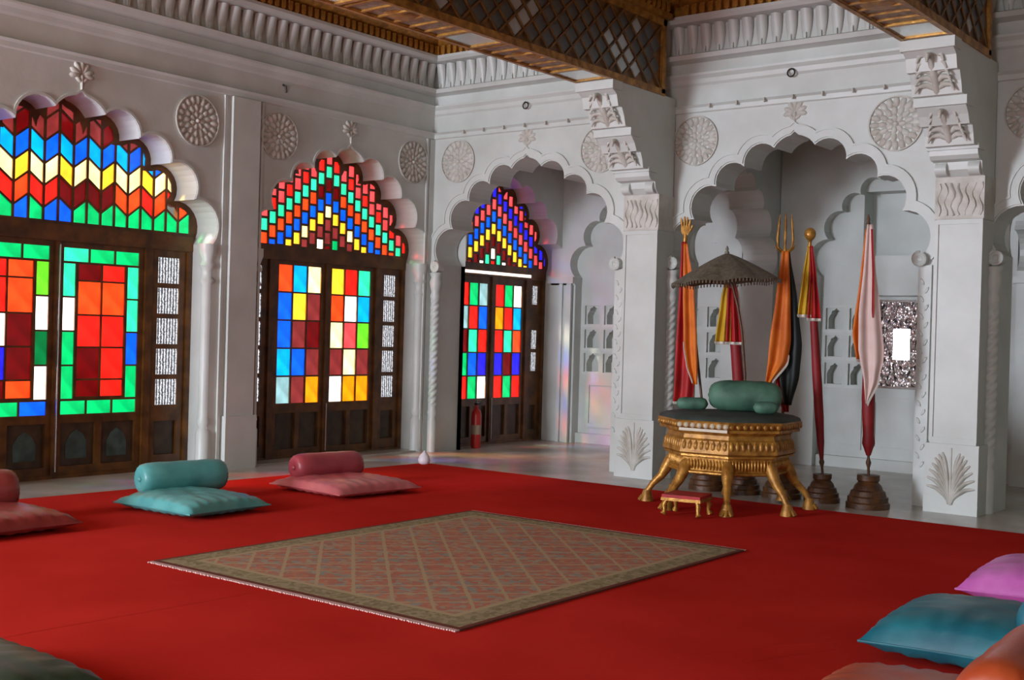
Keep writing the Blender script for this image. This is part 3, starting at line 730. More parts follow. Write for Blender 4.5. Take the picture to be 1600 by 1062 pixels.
def window(name, label, xw, c, su, dh, leaves, tymp, foil=5, lmin=-99, painted=False, strip=False):
    H = 1.2 * su
    t = tag(link(name, None, None, (0, 0, 0)), label, 'window', kind='structure')
    # fixed timber: posts, transom beam, threshold
    f = MB()
    f.box(xw - .07, xw + .03, c - H, c + H, 2.03, 2.17).box(xw - .07, xw + .02, c - H, c + H, 0, 0.03)
    for s in (-1, 1):
        for e, w_ in ((dh, 0.075), (H, -0.05)):
            a, b = sorted((c + s * e, c + s * (e + w_))); f.box(xw - .07, xw + .025, a, b, 0, 2.03)
    obj('frame', f, WOOD, t)
    if strip: obj('transom_reflection', MB().box(xw + .03, xw + .034, c - H + .1, c + H - .32, 2.055, 2.09), G['w'], t)  # reflection on the transom, put in as a glowing strip
    # side lights of crinkled glass over a small sunk panel
    for s in (-1, 1):
        a, b = sorted((c + s * (dh + .075), c + s * (H - .05)))
        n = 5; st = 0.075; cells = grid_cells(a, b, ['F'] * n, 0.60, 1.96, st, 0.045)
        if foil < 5: cells = cells[:1] + cells[2:4] if foil == 3 else cells
        lp = rect(a + .07, b - .07, 0.14, 0.45)
        o = obj('side_light', MB().slab([rect(a, b, 0.02, 2.03)] + [rect(*q[:4])[::-1] for q in cells] + [lp[::-1]], -.06, 0, ML(xw)), WOOD, t)
        for q in cells: rpane(o, *q[:4], 'F', xw - .02)
        obj('lower_panel', MB().box(xw - .05, xw - .03, a + .07, b - .07, .14, .45), WOODP, o)
    for i, cells in enumerate(leaves):
        a, b = (c - dh, c - .012) if i == 0 else (c + .012, c + dh)
        leaf(t, xw, a, b, cells(a, b), painted=painted)
    obj('meeting_stile', MB().box(xw - .05, xw + .022, c - .022, c + .022, .03, 2.03), WOOD, t)
    P = arch(c, su, n=9, g=0.02)
    B = [(c - H - .012, 2.165)] + [p for p in P[::-1]] + [(c + H + .012, 2.165)]
    ins = arch(c, su, 8, g=-0.055); ins = [(c + H - .05, 2.185)] + [p for p in ins if p[1] > 2.19] + [(c - H + .05, 2.185)]
    good = []
    for q, key in tymp:
        r = clip(ins, q)
        if len(r) > 2 and abs(area2(r)) > 0.0013: good.append((r if area2(r) > 0 else r[::-1], key))
    o = obj('tympanum', MB().slab([B] + [r[::-1] for r, k in good], -.05, 0, ML(xw)), WOOD, t)
    for r, key in good: pane(o, r, G[key], xw - .02, 0.008)
    return t
def chevron(c, su, pitch, ph, drop, seq, z_top, gap=0.012, glare=None):
    """columns of upright panes whose colours step down from the middle"""
    out = []; n = int(1.25 * su / pitch) + 1
    for i in range(-n, n + 1):
        y0, y1 = c + (i - .5) * pitch + gap / 2, c + (i + .5) * pitch - gap / 2
        zt = z_top - abs(i) * drop
        for k in range(-8, 14):
            b = zt - k * ph; a = b - ph + gap
            if b < 2.19 or a > 3.3: continue
            key = seq[min(k, len(seq) - 1)] if k >= 0 else seq[(-k) % 2]
            if glare and i == -1 and a < glare < b: key = 'W'
            if callable(key): key = key(i)
            out.append((rect(y0, y1, a, b), key))
    return out
def zigzag(c, su):
    out = []; w = 0.136; n = 11; rng = random.Random(3)
    rows = [2.19, 2.355, 2.54, 2.725, 2.915, 3.10, 3.35]
    off = lambda j: 0.045 if (j % 2 == 0) else -0.045
    for j in range(-n, n):
        for k in range(6):
            zl = lambda jj: rows[k] + (off(jj) if k else 0)
            zh = lambda jj: rows[k + 1] + off(jj)
            q = [(c + j * w + .011, zl(j) + .011), (c + (j + 1) * w - .011, zl(j + 1) + .011), (c + (j + 1) * w - .011, zh(j + 1) - .011), (c + j * w + .011, zh(j) - .011)]
            key = [('g' if j >= 0 else ('b' if j % 2 else 'g')), ('k' if 0 <= j < 4 else rng.choice('oror')), ('e' if j % 3 else 'y'), ('b' if j % 2 else 'c'), ('p' if j % 3 else 'k'), 'p'][k]
            if k == 0 and j in (-1, 0): key = 'b'
            out.append((q, key))
    return out
# window 1: leaves with a green border of panes round red ones
def w1_leaf(border, core):
    def f(y0, y1):
        a, b = y0 + .055, y1 - .055; bar = .016; sw = 0.115; out = []
        w3 = (b - a - 2 * bar) / 3
        for i in range(3):
            out.append((a + i * (w3 + bar), a + i * (w3 + bar) + w3, 1.865, 1.98, border[0][i]))
            out.append((a + i * (w3 + bar), a + i * (w3 + bar) + w3, 0.545, 0.66, border[3][i]))
        z0, z1 = 0.68, 1.845; h = (z1 - z0 - 3 * bar) / 4
        for j in range(4):
            zb = z1 - j * (h + bar)
            out.append((a, a + sw, zb - h, zb, border[1][j])); out.append((b - sw, b, zb - h, zb, border[2][j]))
        ia, ib = a + sw + .03, b - sw - .03; cw = (ib - ia - bar) / 2
        hs = [0.135, 0.28, 0.265, 0.265, 0.14]; zz = z1
        for j in range(5):
            for i in range(2): out.append((ia + i * (cw + bar), ia + i * (cw + bar) + cw, zz - hs[j] , zz, core[j][i]))
            zz -= hs[j] + bar
        return out
    return f
window('window_1', 'wide stained glass doors with green bordered red panes', -0.30, W1C, W1S, 0.87,
       [w1_leaf(['ggg', 'mgmb', 'lwdw', 'ggb'], ['ro', 'ro', 'wk', 'ik', 'ko']), w1_leaf(['mgg', 'mwgg', 'mmbg', 'ggg'], ['kr', 'oo', 'rr', 'kr', 'kr'])],
       zigzag(W1C, W1S), painted=True)
window('window_2', 'stained glass doors of many mixed colours below a bright chevron arch', -0.30, W2C, W2S, 0.72,
       [lambda a, b: grid_cells(a, b, ['oce', 'byp', 'bpk', 'cbp', 'spa'], 0.57, 1.985), lambda a, b: grid_cells(a, b, ['yrm', 'owc', 'eql', 'pep', 'waa'], 0.57, 1.985)],
       chevron(W2C, W2S, 0.108, 0.140, 0.078, ['q', lambda i: 'r' if i % 2 else 'q', 'm', lambda i: 'k' if abs(i) < 2 else 'o', 'b', lambda i: 'y' if i % 3 else 'e', lambda i: 'p', lambda i: 'g' if i % 2 else 'p', 'k'], 3.335, 0.026, 2.27)
       )
window('window_3', 'narrow dark framed stained glass doors in the side aisle', W3X, W3C, W3S, 0.66,
       [lambda a, b: grid_cells(a, b, ['rgs', 'srb', 'kmr', 'gbi', 'rgw'], 0.56, 1.94), lambda a, b: grid_cells(a, b, ['rgw', 'arc', 'rmo', 'iki', 'rgr'], 0.56, 1.94)],
       chevron(W3C, W3S, 0.108, 0.150, 0.078, ['i', 'q', 'b', 'y', 'k', lambda i: 'm' if i % 2 else 'w', 'r'], 3.12, 0.03), foil=3, strip=True)
# bright bolt rods on the meeting stiles
w2 = bpy.data.objects['window_2']; w3 = bpy.data.objects['window_3']; w1 = bpy.data.objects['window_1']
obj('bolt_rod', MB().tube([(-.27, W2C + .012, .06), (-.27, W2C + .012, .56)], .007, 8), STEEL, w2)
obj('bolt_rod', MB().tube([(-.27, W1C + .012, .06), (-.27, W1C + .012, 2.0)], .006, 8), STEEL, w1)
obj('bolt_rod', MB().tube([(W3X + .03, W3C + .012, .06), (W3X + .03, W3C + .012, .56)], .006, 8), STEEL, w3)
obj('threshold', MB().box(-.42, 0.0, W2C - 1.2 * W2S, W2C + 1.2 * W2S, 0, 0.012), MARBLE, w2)

# ------------------------------------------------------------------ carpet and rug
CT = 0.014
crp = MB().slab([[(0.91, -1.14), (0.62, -7.0), (0.45, -13.0), (9.6, -13.0), (9.6, -1.10)]], 0, CT, lambda u, v, w: (u, v, w))
carpet = tag(obj('red_carpet', crp, carpet_mat()), 'large plain red carpet covering the hall floor', 'carpet')
CM = carpet.data.materials[0]
for pts, r in (([(4.33, -13, CT - .002), (4.30, -9, CT - .002), (4.30, -7.4, CT - .002), (4.36, -6.2, CT - .002)], .007),):
    obj('seam', MB().tube(pts, .02, 8, 0.2), CM, carpet)
for pts in ([(6.95, -5.05, CT), (6.75, -5.35, CT), (6.55, -5.8, CT)], [(6.98, -5.2, CT), (6.86, -5.45, CT), (6.78, -5.7, CT)]):
    obj('wrinkle', MB().tube(pts, [.010, .022, .006], 8, 0.25), CM, carpet)
RX, RY, RHX, RHY = 4.48, -4.72, 1.12, 1.40
rug = thing('patterned_rug', 'worn patterned rug with diamond trellis lying on the red carpet', 'rug', (RX, RY, CT + .002), math.radians(0.6))
obj('pile', MB().grid(lambda u, v: ((u - .5) * 2 * RHX, (v - .5) * 2 * RHY, .008 + .0015 * math.sin(u * 9) * math.sin(v * 7)), 20, 20).box(-RHX, RHX, -RHY, RHY, 0, .006), rug_mat(RHX, RHY), rug)
for s in (-1, 1):
    b = MB(); n = 150
    for i in range(n):
        x_ = -RHX + (i + .5) * 2 * RHX / n
        b.box(x_ - .005, x_ + .004, *sorted((s * RHY, s * (RHY + .028 + .008 * random.random()))), 0, .006)
    tag(obj('fringe', b, mat('rug_fringe', (0.62, 0.42, 0.38, 1), None, 0.9), rug), kind='stuff')

# ------------------------------------------------------------------ cushions and bolsters
def cushion(name, label, mt, c, sx, sy, h, rz=0.0, cat='cushion', sag=None):
    t = thing(name, label, cat, (c[0], c[1], CT), rz)
    b = MB(); n = 28
    def surf(sgn):
        def fn(u, v):
            a, d = 2 * u - 1, 2 * v - 1
            e = max(0.0, 1 - abs(a) ** 2.6) * max(0.0, 1 - abs(d) ** 2.6)
            pin = 1 - 0.085 * (1 - abs(a) ** 2) * abs(d) ** 6; pin2 = 1 - 0.085 * (1 - abs(d) ** 2) * abs(a) ** 6
            z = h * 0.34 + (h * 0.66 if sgn > 0 else -h * 0.33) * e ** 0.38
            if sgn > 0 and sag: z -= sag * math.exp(-((a - .1) ** 2 + d * d) * 2.2)
            wr = 0.004 * math.sin(9 * a + 3 * d) * math.sin(11 * d - 2 * a) * e + 0.009 * math.sin(26 * (a if abs(d) > abs(a) else d)) * min(1, (1 - e) * 1.2) * e ** .3
            return (sx / 2 * a * pin2, sy / 2 * d * pin, max(0.002, z + wr))
        return fn
    b.grid(surf(1), n, n); b.grid(surf(-1), n, n)
    m = obj('cover', b, mt, t, 80)
    e = [surf(1)(u, v) for u, v in [(i / 20, 0) for i in range(20)] + [(1, i / 20) for i in range(20)] + [(1 - i / 20, 1) for i in range(20)] + [(0, 1 - i / 20) for i in range(21)]]
    obj('piping', MB().tube(e, 0.006, 6), mt, t, 60)
    return t
def bolster(name, label, mt, c, L, r, rz=0.0, z=0.0, soft=False):
    t = thing(name, label, 'bolster', (c[0], c[1], z), rz)
    b = MB(); n = 36
    prof = [(0.004, -L / 2 + .014), (r * .25, -L / 2 + .006), (r * .62, -L / 2), (r * .86, -L / 2 + .018), (r * .97, -L / 2 + .055), (r, -L / 2 + .11)]
    if soft: prof = [(0.004, -L / 2 + .002), (r * .35, -L / 2), (r * .62, -L / 2 + r * .12), (r * .80, -L / 2 + r * .32), (r * .92, -L / 2 + r * .62), (r * .985, -L / 2 + r * 1.0)]
    prof = prof + [(r * (1 + .012 * math.sin(i * 1.9)), prof[-1][1] + (-2 * prof[-1][1]) * i / 8) for i in range(1, 8)] + [(p[0], -p[1]) for p in prof[::-1]]
    b.lathe(prof, n)
    vs = []
    for i, (x_, y_, z_) in enumerate(b.v):
        k = i % n; rr = math.hypot(x_, y_); ends = max(0, (abs(z_) - L / 2 + .05) / .05)
        q = 1 + (0.05 * (1 if k % 2 else -1)) * ends
        vs.append((x_ * q, z_, max(-r * .96, y_ * q) + r * .96))
    b.v = vs
    obj('cover', b, mt, t, 70)
    for s in (-1, 1):
        k = MB().lathe([(0.002, 0.014), (0.016, 0.010), (0.02, 0.0), (0.002, -.004)], 12)
        k.v = [(x_, s * (L / 2 - .006 + z_), y_ + r * .96) for x_, y_, z_ in k.v]
        obj('button', k, mt, t, 60)
    return t
cushion('floor_cushion', 'teal satin floor cushion under the teal bolster', C_TEAL, (1.97, -4.80), 0.84, 0.72, 0.15, 0.03, sag=.015)
bolster('bolster', 'teal satin bolster resting on the teal floor cushion', C_TEAL, (1.55, -4.58), 0.70, 0.12, -0.14, 0.085)
cushion('floor_cushion', 'dusty pink floor cushion under the rose bolster', C_ROSEP, (1.93, -3.24), 0.90, 0.86, 0.14, -0.08, sag=.015)
bolster('bolster', 'rose red bolster resting on the dusty pink cushion', C_ROSE, (1.66, -3.20), 0.66, 0.115, -0.16, 0.085)
cushion('floor_cushion', 'brown rose floor cushion next to the wide stained glass doors', C_MAUVE, (1.80, -6.27), 0.86, 0.84, 0.16, 0.02, sag=.015)
bolster('bolster', 'brown rose bolster resting on the brown rose cushion', C_MAUVE, (1.50, -6.30), 0.76, 0.14, -0.14, 0.085)
cushion('floor_cushion', 'dark green floor cushion alone on the red carpet', C_GREEN, (4.93, -8.16), 0.92, 0.90, 0.16, 0.0)
cushion('floor_cushion', 'lilac pink satin floor cushion', C_LILAC, (7.50, -3.42), 0.90, 0.82, 0.22, 0.05)
cushion('floor_cushion', 'deep teal satin floor cushion beside the lilac pink one', C_TEAL2, (7.55, -4.86), 0.90, 0.80, 0.23, 0.05)
bolster('bolster', 'deep teal bolster on the deep teal floor cushion', C_TEAL2, (7.90, -4.98), 0.80, 0.14, 0.0, 0.16)
cushion('floor_cushion', 'rust orange satin floor cushion beside the deep teal one', C_ORANGE, (7.68, -6.08), 0.86, 0.84, 0.17, 0.03)
bolster('bolster', 'rust orange bolster on the rust orange floor cushion', C_ORANGE, (8.02, -6.16), 0.80, 0.15, 0.05, 0.13)

# ------------------------------------------------------------------ gilded throne
TC = (4.50, -1.48); TA = math.radians(-62.5)
throne = thing('gilded_throne', 'octagonal gilded throne with clawed legs and dark velvet top', 'throne', (TC[0], TC[1], CT + .002))
oct_ = lambda prof: MB().lathe(prof, 8, rot=TA)
obj('apron', oct_([(0.40, .275), (0.475, .28), (0.49, .29), (0.49, .30), (0.47, .31), (0.48, .41), (0.515, .42), (0.515, .435)]), GILTB, throne)
obj('body', oct_([(0.50, .43), (0.53, .45), (0.525, .48), (0.508, .545), (0.492, .56), (0.488, .59), (0.502, .605), (0.53, .635), (0.545, .645)]), GILT, throne)
obj('rim', oct_([(0.53, .64), (0.565, .65), (0.575, .69), (0.56, .705), (0.4, .71)]), GILT, throne)
top = obj('seat_pad', oct_([(0.565, .70), (0.555, .725), (0.50, .745), (0.25, .755), (0.01, .757)]), C_VELVD, throne, 60)
def octp(r, k, s): # point on face k at share s
    a0, a1 = TA + k * PI / 4, TA + (k + 1) * PI / 4
    p = Vector((r * math.cos(a0), r * math.sin(a0), 0)); q = Vector((r * math.cos(a1), r * math.sin(a1), 0))
    return p.lerp(q, s), (q - p).normalized()
for k in range(8):
    f1 = MB(); f2 = MB(); f3 = MB()
    for i in range(14):
        p, e = octp(0.478, k, (i + .5) / 14); n_ = Vector((e.y, -e.x, 0))
        f1.dome(p + Vector((0, 0, .36)), Vector((0, 0, 1)), e, n_, .045, .0105, .016, 6, 2)
    for i in range(8):
        p, e = octp(0.508, k, (i + .5) / 8); n_ = Vector((e.y, -e.x, 0))
        f2.dome(p + Vector((0, 0, .50)), Vector((0, 0, 1)), e, n_, .05, .022, .022, 6, 2)
        p, e = octp(0.572, k, (i + .5) / 8)
        f3.dome(p + Vector((0, 0, .665)), Vector((0, 0, 1)), e, n_, .022, .022, .012, 8, 2)
    obj('fluted_band', f1, GILTB, throne, 50); obj('leaf_band', f2, GILT, throne, 50)
    for s0 in (0.02,):
        pa, e = octp(0.548, k, 0.02); pb, e = octp(0.548, k, 0.98); n_ = Vector((e.y, -e.x, 0)); q = [pa, pb, pb + n_ * .012, pa + n_ * .012]
        f3.add([p_ + Vector((0, 0, z_)) for z_ in (.618, .64) for p_ in q], [(0, 1, 2, 3), (4, 5, 6, 7), (0, 1, 5, 4), (1, 2, 6, 5), (2, 3, 7, 6), (3, 0, 4, 7)])
    obj('scalloped_trim', f3, LIT_TRIM if k == 7 else GILT, throne, 50)  # front-left face paler: its reflected light is painted into the trim
    a = TA + k * PI / 4; d = Vector((math.cos(a), math.sin(a), 0))
    path = [d * .40 + Vector((0, 0, .40)), d * .465 + Vector((0, 0, .34)), d * .50 + Vector((0, 0, .27)), d * .53 + Vector((0, 0, .215)), d * .60 + Vector((0, 0, .145)), d * .635 + Vector((0, 0, .09)), d * .64 + Vector((0, 0, .04))]
    lg = obj('leg', MB().tube(path, [.05, .05, .046, .034, .026, .025, .032], 10), GILTB if k in (6, 7, 0) else GILT, throne, 60)  # legs on the lit side get brighter gilding, light put into the colour
    ft = MB().lathe([(.032, .09), (.042, .055), (.052, .02), (.055, 0.0)][::-1], 10, tuple(d * .645))
    for q in (-.6, 0, .6):
        e = Vector((math.cos(a + q), math.sin(a + q), 0)); ft.tube([d * .65 + Vector((0, 0, .045)), d * .65 + e * .04 + Vector((0, 0, .035)), d * .65 + e * .065 + Vector((0, 0, .008))], [.016, .016, .008], 6)
    obj('claw_foot', ft, GILT, lg, 60)
RV = Vector((0.887, 0.462, 0)); NV = Vector((0.462, -0.887, 0))     # along / towards the room from the throne
def bol_on(label, off, dep, L, r, z, mt, name='throne_bolster'):
    p = Vector((TC[0], TC[1], 0)) + RV * off + NV * dep
    return bolster(name, label, mt, (p.x, p.y), L, r, math.atan2(RV.y, RV.x) - PI / 2, z + .004, True)
bol_on('large green velvet bolster lying on the throne', 0.12, -.08, 0.58, 0.125, CT + .757, C_VELV)
bol_on('small green velvet bolster at the throne edge beside the red and orange flag', -0.30, -.02, 0.24, 0.05, CT + .757, C_VELV)
bol_on('small green velvet bolster in front of the large one on the throne', 0.28, .22, 0.18, 0.048, CT + .759, C_VELV)

# footstool before the throne
st = thing('footstool', 'small low footstool with red cloth top and gilt feet', 'footstool', (4.55, -2.22, CT + .012), math.radians(10))
obj('top', MB().box(-.15, .15, -.14, .14, .125, .15), F_RED, st)
obj('frame', MB().box(-.155, .155, -.145, .145, .105, .127), GILTB, st)
for sx in (-1, 1):
    for sy in (-1, 1):
        l = obj('leg', MB().tube([(sx * .12, sy * .11, .11), (sx * .135, sy * .125, .07), (sx * .13, sy * .12, .03), (sx * .14, sy * .13, 0.0)], [.018, .02, .014, .024], 8), GILTB, st, 60)

# parasol standing at the throne
um = thing('parasol', 'dull brocade parasol on a bent pole over the throne', 'parasol', (TC[0] - .06 - .13, TC[1] + .01 + .25, CT + .757))
uc = RV * -0.01
nr = 8
def can(u, v):
    a = u * 2 * PI; k = abs(math.cos(a * nr / 2)) ; r = v * 0.455 * (0.965 + 0.035 * k)
    z = 1.30 - 0.235 * (v ** 1.2) - 0.018 * (1 - k) * v
    z += 0.05 * v * (math.cos(a - math.atan2(RV.y, RV.x)) * 0.6)
    return (uc.x + r * math.cos(a), uc.y + r * math.sin(a), z)
obj('canopy', MB().grid(can, 64, 10), CANOPY, um, 35)
b = MB()
for i in range(96):
    p = Vector(can(i / 96, 1.0)); b.tube([p, p + Vector((0, 0, -.02)), p * 1.0 + Vector((0, 0, -.026))], [.005, .006, .003], 5)
tag(obj('fringe', b, CANOPY, um), kind='stuff')
obj('finial', MB().lathe([(.014, 1.285), (.02, 1.305), (.01, 1.32), (.014, 1.335), (.003, 1.36)], 12, (uc.x, uc.y, 0)), CANOPY, um, 50)
for i in range(nr):
    pr = [Vector(can((i + .0) / nr, q / 6)) + Vector((0, 0, -.006)) for q in range(7)]
    obj('rib', MB().tube(pr, .006, 6), BASEW, um)
pole = [Vector((uc.x, uc.y, 1.27)), Vector((uc.x, uc.y, 1.15)), uc + RV * .055 + Vector((0, 0, 1.02)), uc + RV * .10 + Vector((0, 0, .86)), uc + RV * .14 + Vector((0, 0, .65)), uc + RV * .175 + Vector((0, 0, .30)), uc + RV * .185 + Vector((0, 0, 0))]
obj('pole', MB().tube(pole, .012, 8), BASEW, um, 60)

# ------------------------------------------------------------------ standards: flags on stepped wooden bases
def stand(name, label, base, top, rb, hb, finial, z_top):
    t = thing(name, label, 'flag', (base[0], base[1], 0), 0.0)
    prof = [(rb, 0), (rb, hb * .16), (rb * .93, hb * .2), (rb * .93, hb * .34), (rb * .84, hb * .38), (rb * .78, hb * .52), (rb * .68, hb * .56), (rb * .62, hb * .68), (rb * .5, hb * .76), (rb * .46, hb * .80), (rb * .52, hb * .84), (rb * .52, hb)]
    obj('base', MB().lathe(prof, 16), BASEW, t, 30)
    P = lambda z: RV * (top * (z - hb) / (z_top - hb)) + Vector((0, 0, z))
    obj('pole', MB().tube([P(hb * .9), P(hb + .06), P(hb + .1), P(hb + .14), P(z_top)], [.012, .012, .024, .012, .012], 8), BASEW, t, 60)
    f = MB(); q = P(z_top)
    def put(b_): b_.v = [(q.x + RV.x * x_ + NV.x * y_, q.y + RV.y * x_ + NV.y * y_, q.z + z_) for x_, y_, z_ in b_.v]; return b_
    if finial == 'ball':
        f.lathe([(.012, -.02), (.022, .0), (.014, .03), (.018, .06), (.028, .065), (.045, .09), (.05, .115), (.045, .14), (.028, .16), (.006, .168)], 16)
        obj('ball_finial', put(f), GILTB, t, 60)
    elif finial == 'hand':
        f.lathe([(.014, -.04), (.020, .0), (.016, .05)], 12)
        f.slab([[(-.022, .04), (.022, .04), (.040, .075), (.040, .125), (-.040, .125), (-.040, .075)]], -.010, .010, lambda u, v, w: (u, w, v))
        for i, (u, h, s_) in enumerate(((-.031, .075, -.006), (-.0105, .088, 0), (.0105, .083, .002), (.031, .062, .007))):
            f.tube([(u, 0, .12), (u + s_, .004, .12 + h * .55), (u + s_ * 1.6, .010, .12 + h)], [.0105, .010, .007], 8)
        f.tube([(.036, 0, .075), (.055, .006, .10), (.062, .012, .13)], [.012, .011, .008], 8)
        obj('hand_finial', put(f), GILTB, t, 60)
    elif finial == 'trident':
        f.lathe([(.014, -.12), (.02, -.08), (.012, -.04), (.02, .0), (.01, .03)], 12)
        f.tube([(0, 0, 0), (0, 0, .10), (0, 0, .26), (0, 0, .33)], [.010, .012, .012, .003], 8)
        for s in (-1, 1):
            f.tube([(0, 0, .0), (s * .03, 0, .0), (s * .058, 0, .03), (s * .066, 0, .10), (s * .054, 0, .24), (s * .048, 0, .315)], [.010, .010, .010, .011, .011, .003], 8)
            f.tube([(0, 0, -.01), (s * .04, 0, -.01), (s * .07, 0, .02), (s * .085, 0, .055)], [.009, .009, .008, .003], 6)
        obj('trident_finial', put(f), GILT, t, 60)
    else:
        f.lathe([(.014, -.04), (.018, -.02), (.018, .03), (.012, .05), (.014, .07), (.004, .11)], 12)
        obj('spear_finial', put(f), BASEW, t, 60)
    return t, P
def cloth(t, name, mt, edges, pleats, amp, dep=0.0, phase=0.0):
    """edges: list of (z, left, right) in the plane of the standard, from top to bottom"""
    def at(v):
        z = edges[0][0] + (edges[-1][0] - edges[0][0]) * v
        for (z0, l0, r0), (z1, l1, r1) in zip(edges, edges[1:]):
            if z1 <= z <= z0:
                q = (z0 - z) / (z0 - z1); q = q * q * (3 - 2 * q) * .4 + q * .6
                return z, l0 + (l1 - l0) * q, r0 + (r1 - r0) * q
        return z, edges[-1][1], edges[-1][2]
    def fn(u, v):
        z, l, r = at(v); w_ = r - l
        d = dep + amp * min(1, .35 + v) * math.sin(u * pleats * 2 * PI + phase + v * 1.2) * min(1, w_ / .08)
        p = RV * (l + w_ * u) + NV * d
        return (p.x, p.y, z)
    o = obj(name, MB().grid(fn, 36, 30), mt, t, 80)
    m = o.modifiers.new('thickness', 'SOLIDIFY'); m.thickness = 0.004; m.offset = 0
    return fn
def sleeve(t, P, mt, prof):
    vs = MB().tube([P(z) for z, r in prof], [r for z, r in prof], 14)
    obj('sleeve', vs, mt, t, 60)
def fringe(t, fn, pts, w=.008):
    b = MB(); pv = [Vector(fn(u, v)) for u, v in pts]
    for i in range(len(pv) - 1):
        for k in range(7):
            p = pv[i].lerp(pv[i + 1], k / 7) + NV * .006
            b.tube([p, p + Vector((0, 0, -.012)), p + Vector((.004, 0, -.024))], [.004, .005, .002], 5)
    tag(obj('fringe', b, FRINGE, t), kind='stuff')
# white and orange standard
t, P = stand('flag_standard', 'pale pink and orange flag on a red wrapped pole by the silver mirror panel', (5.33, -.61), -.06, .175, .27, 'spear', 2.30)
sleeve(t, P, F_CRIM, [(1.3, .035), (1.1, .046), (.90, .054), (.74, .050), (.60, .046), (.53, .052), (.49, .038), (.43, .018)])
fn = cloth(t, 'orange_cloth', F_ORANGE, [(2.29, -.085, -.04), (1.9, -.115, -.05), (1.43, -.165, -.06), (1.22, -.13, -.06)], 1.2, .012, .03); fringe(t, fn, [(u / 6, 1) for u in range(7)])
fn = cloth(t, 'pale_cloth', F_WHITE, [(2.32, -.08, -.03), (2.0, -.095, -.005), (1.6, -.125, .05), (1.3, -.12, .085), (1.22, -.105, .085), (1.05, -.07, .05), (.86, -.05, -.035)], 1.7, .016, .09)
fringe(t, fn, [(1, .84 + q * .02) for q in range(9)])
cloth(t, 'red_tassel', F_RED, [(2.28, -.05, -.035), (1.9, -.03, -.012), (1.62, -.026, -.006), (1.56, -.02, -.012)], 1, .004, .112)
# yellow and red standard with ball
t, P = stand('flag_standard', 'yellow and red flag topped by a gold ball', (4.91, -.56), -.16, .15, .235, 'ball', 2.15)
sleeve(t, P, F_CRIM, [(1.75, .035), (1.5, .033), (1.3, .036), (1.0, .04), (.72, .038), (.5, .030), (.36, .016)])
fn = cloth(t, 'yellow_cloth', F_YELLOW, [(2.16, -.18, -.15), (1.9, -.215, -.135), (1.58, -.245, -.135)], 2, .018, .025); fringe(t, fn, [(u / 6, 1) for u in range(7)])
fn = cloth(t, 'red_cloth', F_RED, [(2.16, -.165, -.135), (1.9, -.155, -.10), (1.55, -.165, -.055)], 2, .018, .045); fringe(t, fn, [(u / 6, 1) for u in range(7)])
# orange and dark green standard with trident
t, P = stand('flag_standard', 'orange and dark green flag topped by a gilt trident', (4.55, -.58), -.03, .17, .26, 'trident', 2.13)
cloth(t, 'dark_cloth', F_BLACK, [(2.12, -.04, .01), (1.7, -.05, .085), (1.31, -.06, .135), (1.05, -.05, .12), (.80, .0, .06)], 1.5, .016, .035)
fn = cloth(t, 'orange_cloth', F_ORANGE, [(2.12, -.06, 0.0), (1.7, -.10, .025), (1.35, -.14, .04), (1.18, -.15, .02), (.98, -.165, -.12)], 1.5, .018, .085); fringe(t, fn, [(1, .78 + q * .025) for q in range(9)])
cloth(t, 'red_cloth', F_RED, [(1.1, -.09, .03), (.9, -.06, .04), (.74, -.01, .04)], 2, .02, .01)
# yellow, red and white standard under the parasol
t, P = stand('flag_standard', 'yellow and dark red flag behind the parasol canopy', (4.20, -.60), -.16, .15, .24, 'spear', 1.86)
sleeve(t, P, F_CRIM, [(1.6, .045), (1.3, .048), (1.0, .05), (.7, .045), (.42, .02)])
fn = cloth(t, 'yellow_cloth', F_YELLOW, [(1.88, -.21, -.16), (1.7, -.245, -.16), (1.33, -.285, -.15)], 2, .018, .03); fringe(t, fn, [(u / 6, 1) for u in range(7)])
fn = cloth(t, 'red_cloth', F_RED, [(1.88, -.18, -.13), (1.7, -.19, -.10), (1.33, -.19, -.05)], 2, .02, .05); fringe(t, fn, [(u / 6, 1) for u in range(7)])
cloth(t, 'pale_cloth', F_WHITE, [(1.88, -.15, -.12), (1.7, -.11, -.08), (1.33, -.06, -.02)], 1.5, .012, .02)
# red and orange standard with open hand
t, P = stand('flag_standard', 'red and orange flag topped by a gold open hand', (3.84, -.60), -.26, .17, .26, 'hand', 2.24)
fn = cloth(t, 'red_cloth', F_RED, [(2.22, -.29, -.25), (1.8, -.30, -.20), (1.3, -.315, -.15), (.95, -.32, -.14), (.78, -.325, -.15)], 1.6, .018, .02); fringe(t, fn, [(u / 6, 1) for u in range(7)])
fn = cloth(t, 'orange_cloth', F_ORANGE, [(2.20, -.27, -.235), (1.8, -.265, -.165), (1.3, -.245, -.125), (1.12, -.215, -.115), (.94, -.15, -.115)], 1.3, .016, .065); fringe(t, fn, [(0, .70 + q * .035) for q in range(9)])

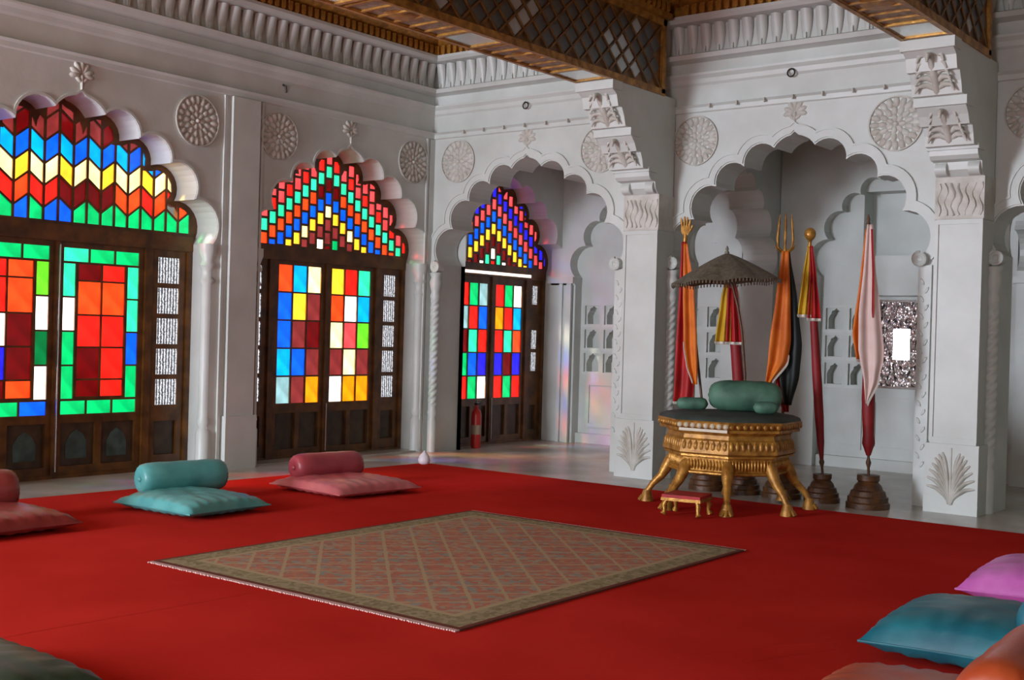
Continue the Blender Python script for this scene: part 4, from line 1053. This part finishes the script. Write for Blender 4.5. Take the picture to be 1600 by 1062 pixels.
# ------------------------------------------------------------------ small things
mpn = thing('mirror_panel', 'crinkled silver foil panel with a bright mirror in the alcove', 'mirror', (4.52, 2.30, 1.35))
obj('frame', MB().slab([rect(-.26, .26, -.47, .47), rect(-.235, .235, -.445, .445)[::-1]], 0, .035, MK(0.02)), WOOD, mpn)
obj('foil_sheet', MB().box(-.24, .24, -.01, .015, -.45, .45), FOILM, mpn)
obj('mirror_pane', MB().box(-.085, .085, -.016, -.008, -.16, .16), BRIGHTM, mpn).rotation_euler = (0, 0, math.radians(4.0))
for lb, x_, z_ in (('iron ring hanging above the arch beside the corner', A1C, 3.76), ('iron ring hanging above the throne arch', 4.33, 3.77)):
    r = thing('iron_ring', lb, 'ring', (x_, YB - .03, z_))
    obj('loop', MB().tube([(.035 * math.sin(a * PI / 10), -.015, -.035 * math.cos(a * PI / 10)) for a in range(21)], .007, 6), IRON, r, 60)
    obj('staple', MB().tube([(0, .03, .035), (0, -.02, .035), (0, -.025, .028)], .007, 6), IRON, r)
nl = tag(obj('wall_nail', MB().tube([(0.0, -2.35, 3.72), (.04, -2.35, 3.70), (.045, -2.35, 3.64)], .012, 6), IRON), 'bent iron nail on the wall above the pilaster', 'nail')
ex = thing('fire_extinguisher', 'red fire extinguisher standing before the narrow stained glass doors', 'fire extinguisher', (0.12, 0.62, 0))
obj('cylinder', MB().lathe([(.055, 0), (.06, .02), (.06, .38), (.05, .43), (.022, .46), (.02, .5)], 18), EXTRED, ex, 50)
obj('label_band', MB().lathe([(.0612, .16), (.0612, .27)], 18), mat('paper_label', (0.30, 0.22, 0.15, 1), None, 0.6), ex, 50)
obj('valve', MB().box(-.02, .02, -.02, .05, .5, .53).box(-.008, .008, -.02, .08, .535, .55), IRON, ex)
wt = tag(obj('carpet_weight', MB().lathe([(.03, 0), (.055, .012), (.062, .045), (.05, .085), (.028, .11), (.012, .125), (.004, .14)], 16, (1.0, -1.25, CT)), WHITEP, None, 60), 'small pale onion shaped weight on the carpet corner', 'weight')

# ------------------------------------------------------------------ sets of repeats
GROUPS = {'floor_cushion': 'satin floor cushions round the red carpet', 'bolster': 'bolsters on the floor cushions', 'throne_bolster': 'green bolsters on the throne',
          'flag_standard': 'flag standards behind the throne', 'iron_ring': 'iron rings above the arches', 'carved_pillar': 'carved pillars of the arcade', 'lattice_beam': 'lattice beams under the ceiling'}
for o in list(COL.objects):
    k = o.name.split('.')[0]
    if o.parent is None and k in GROUPS: o['group'] = GROUPS[k]
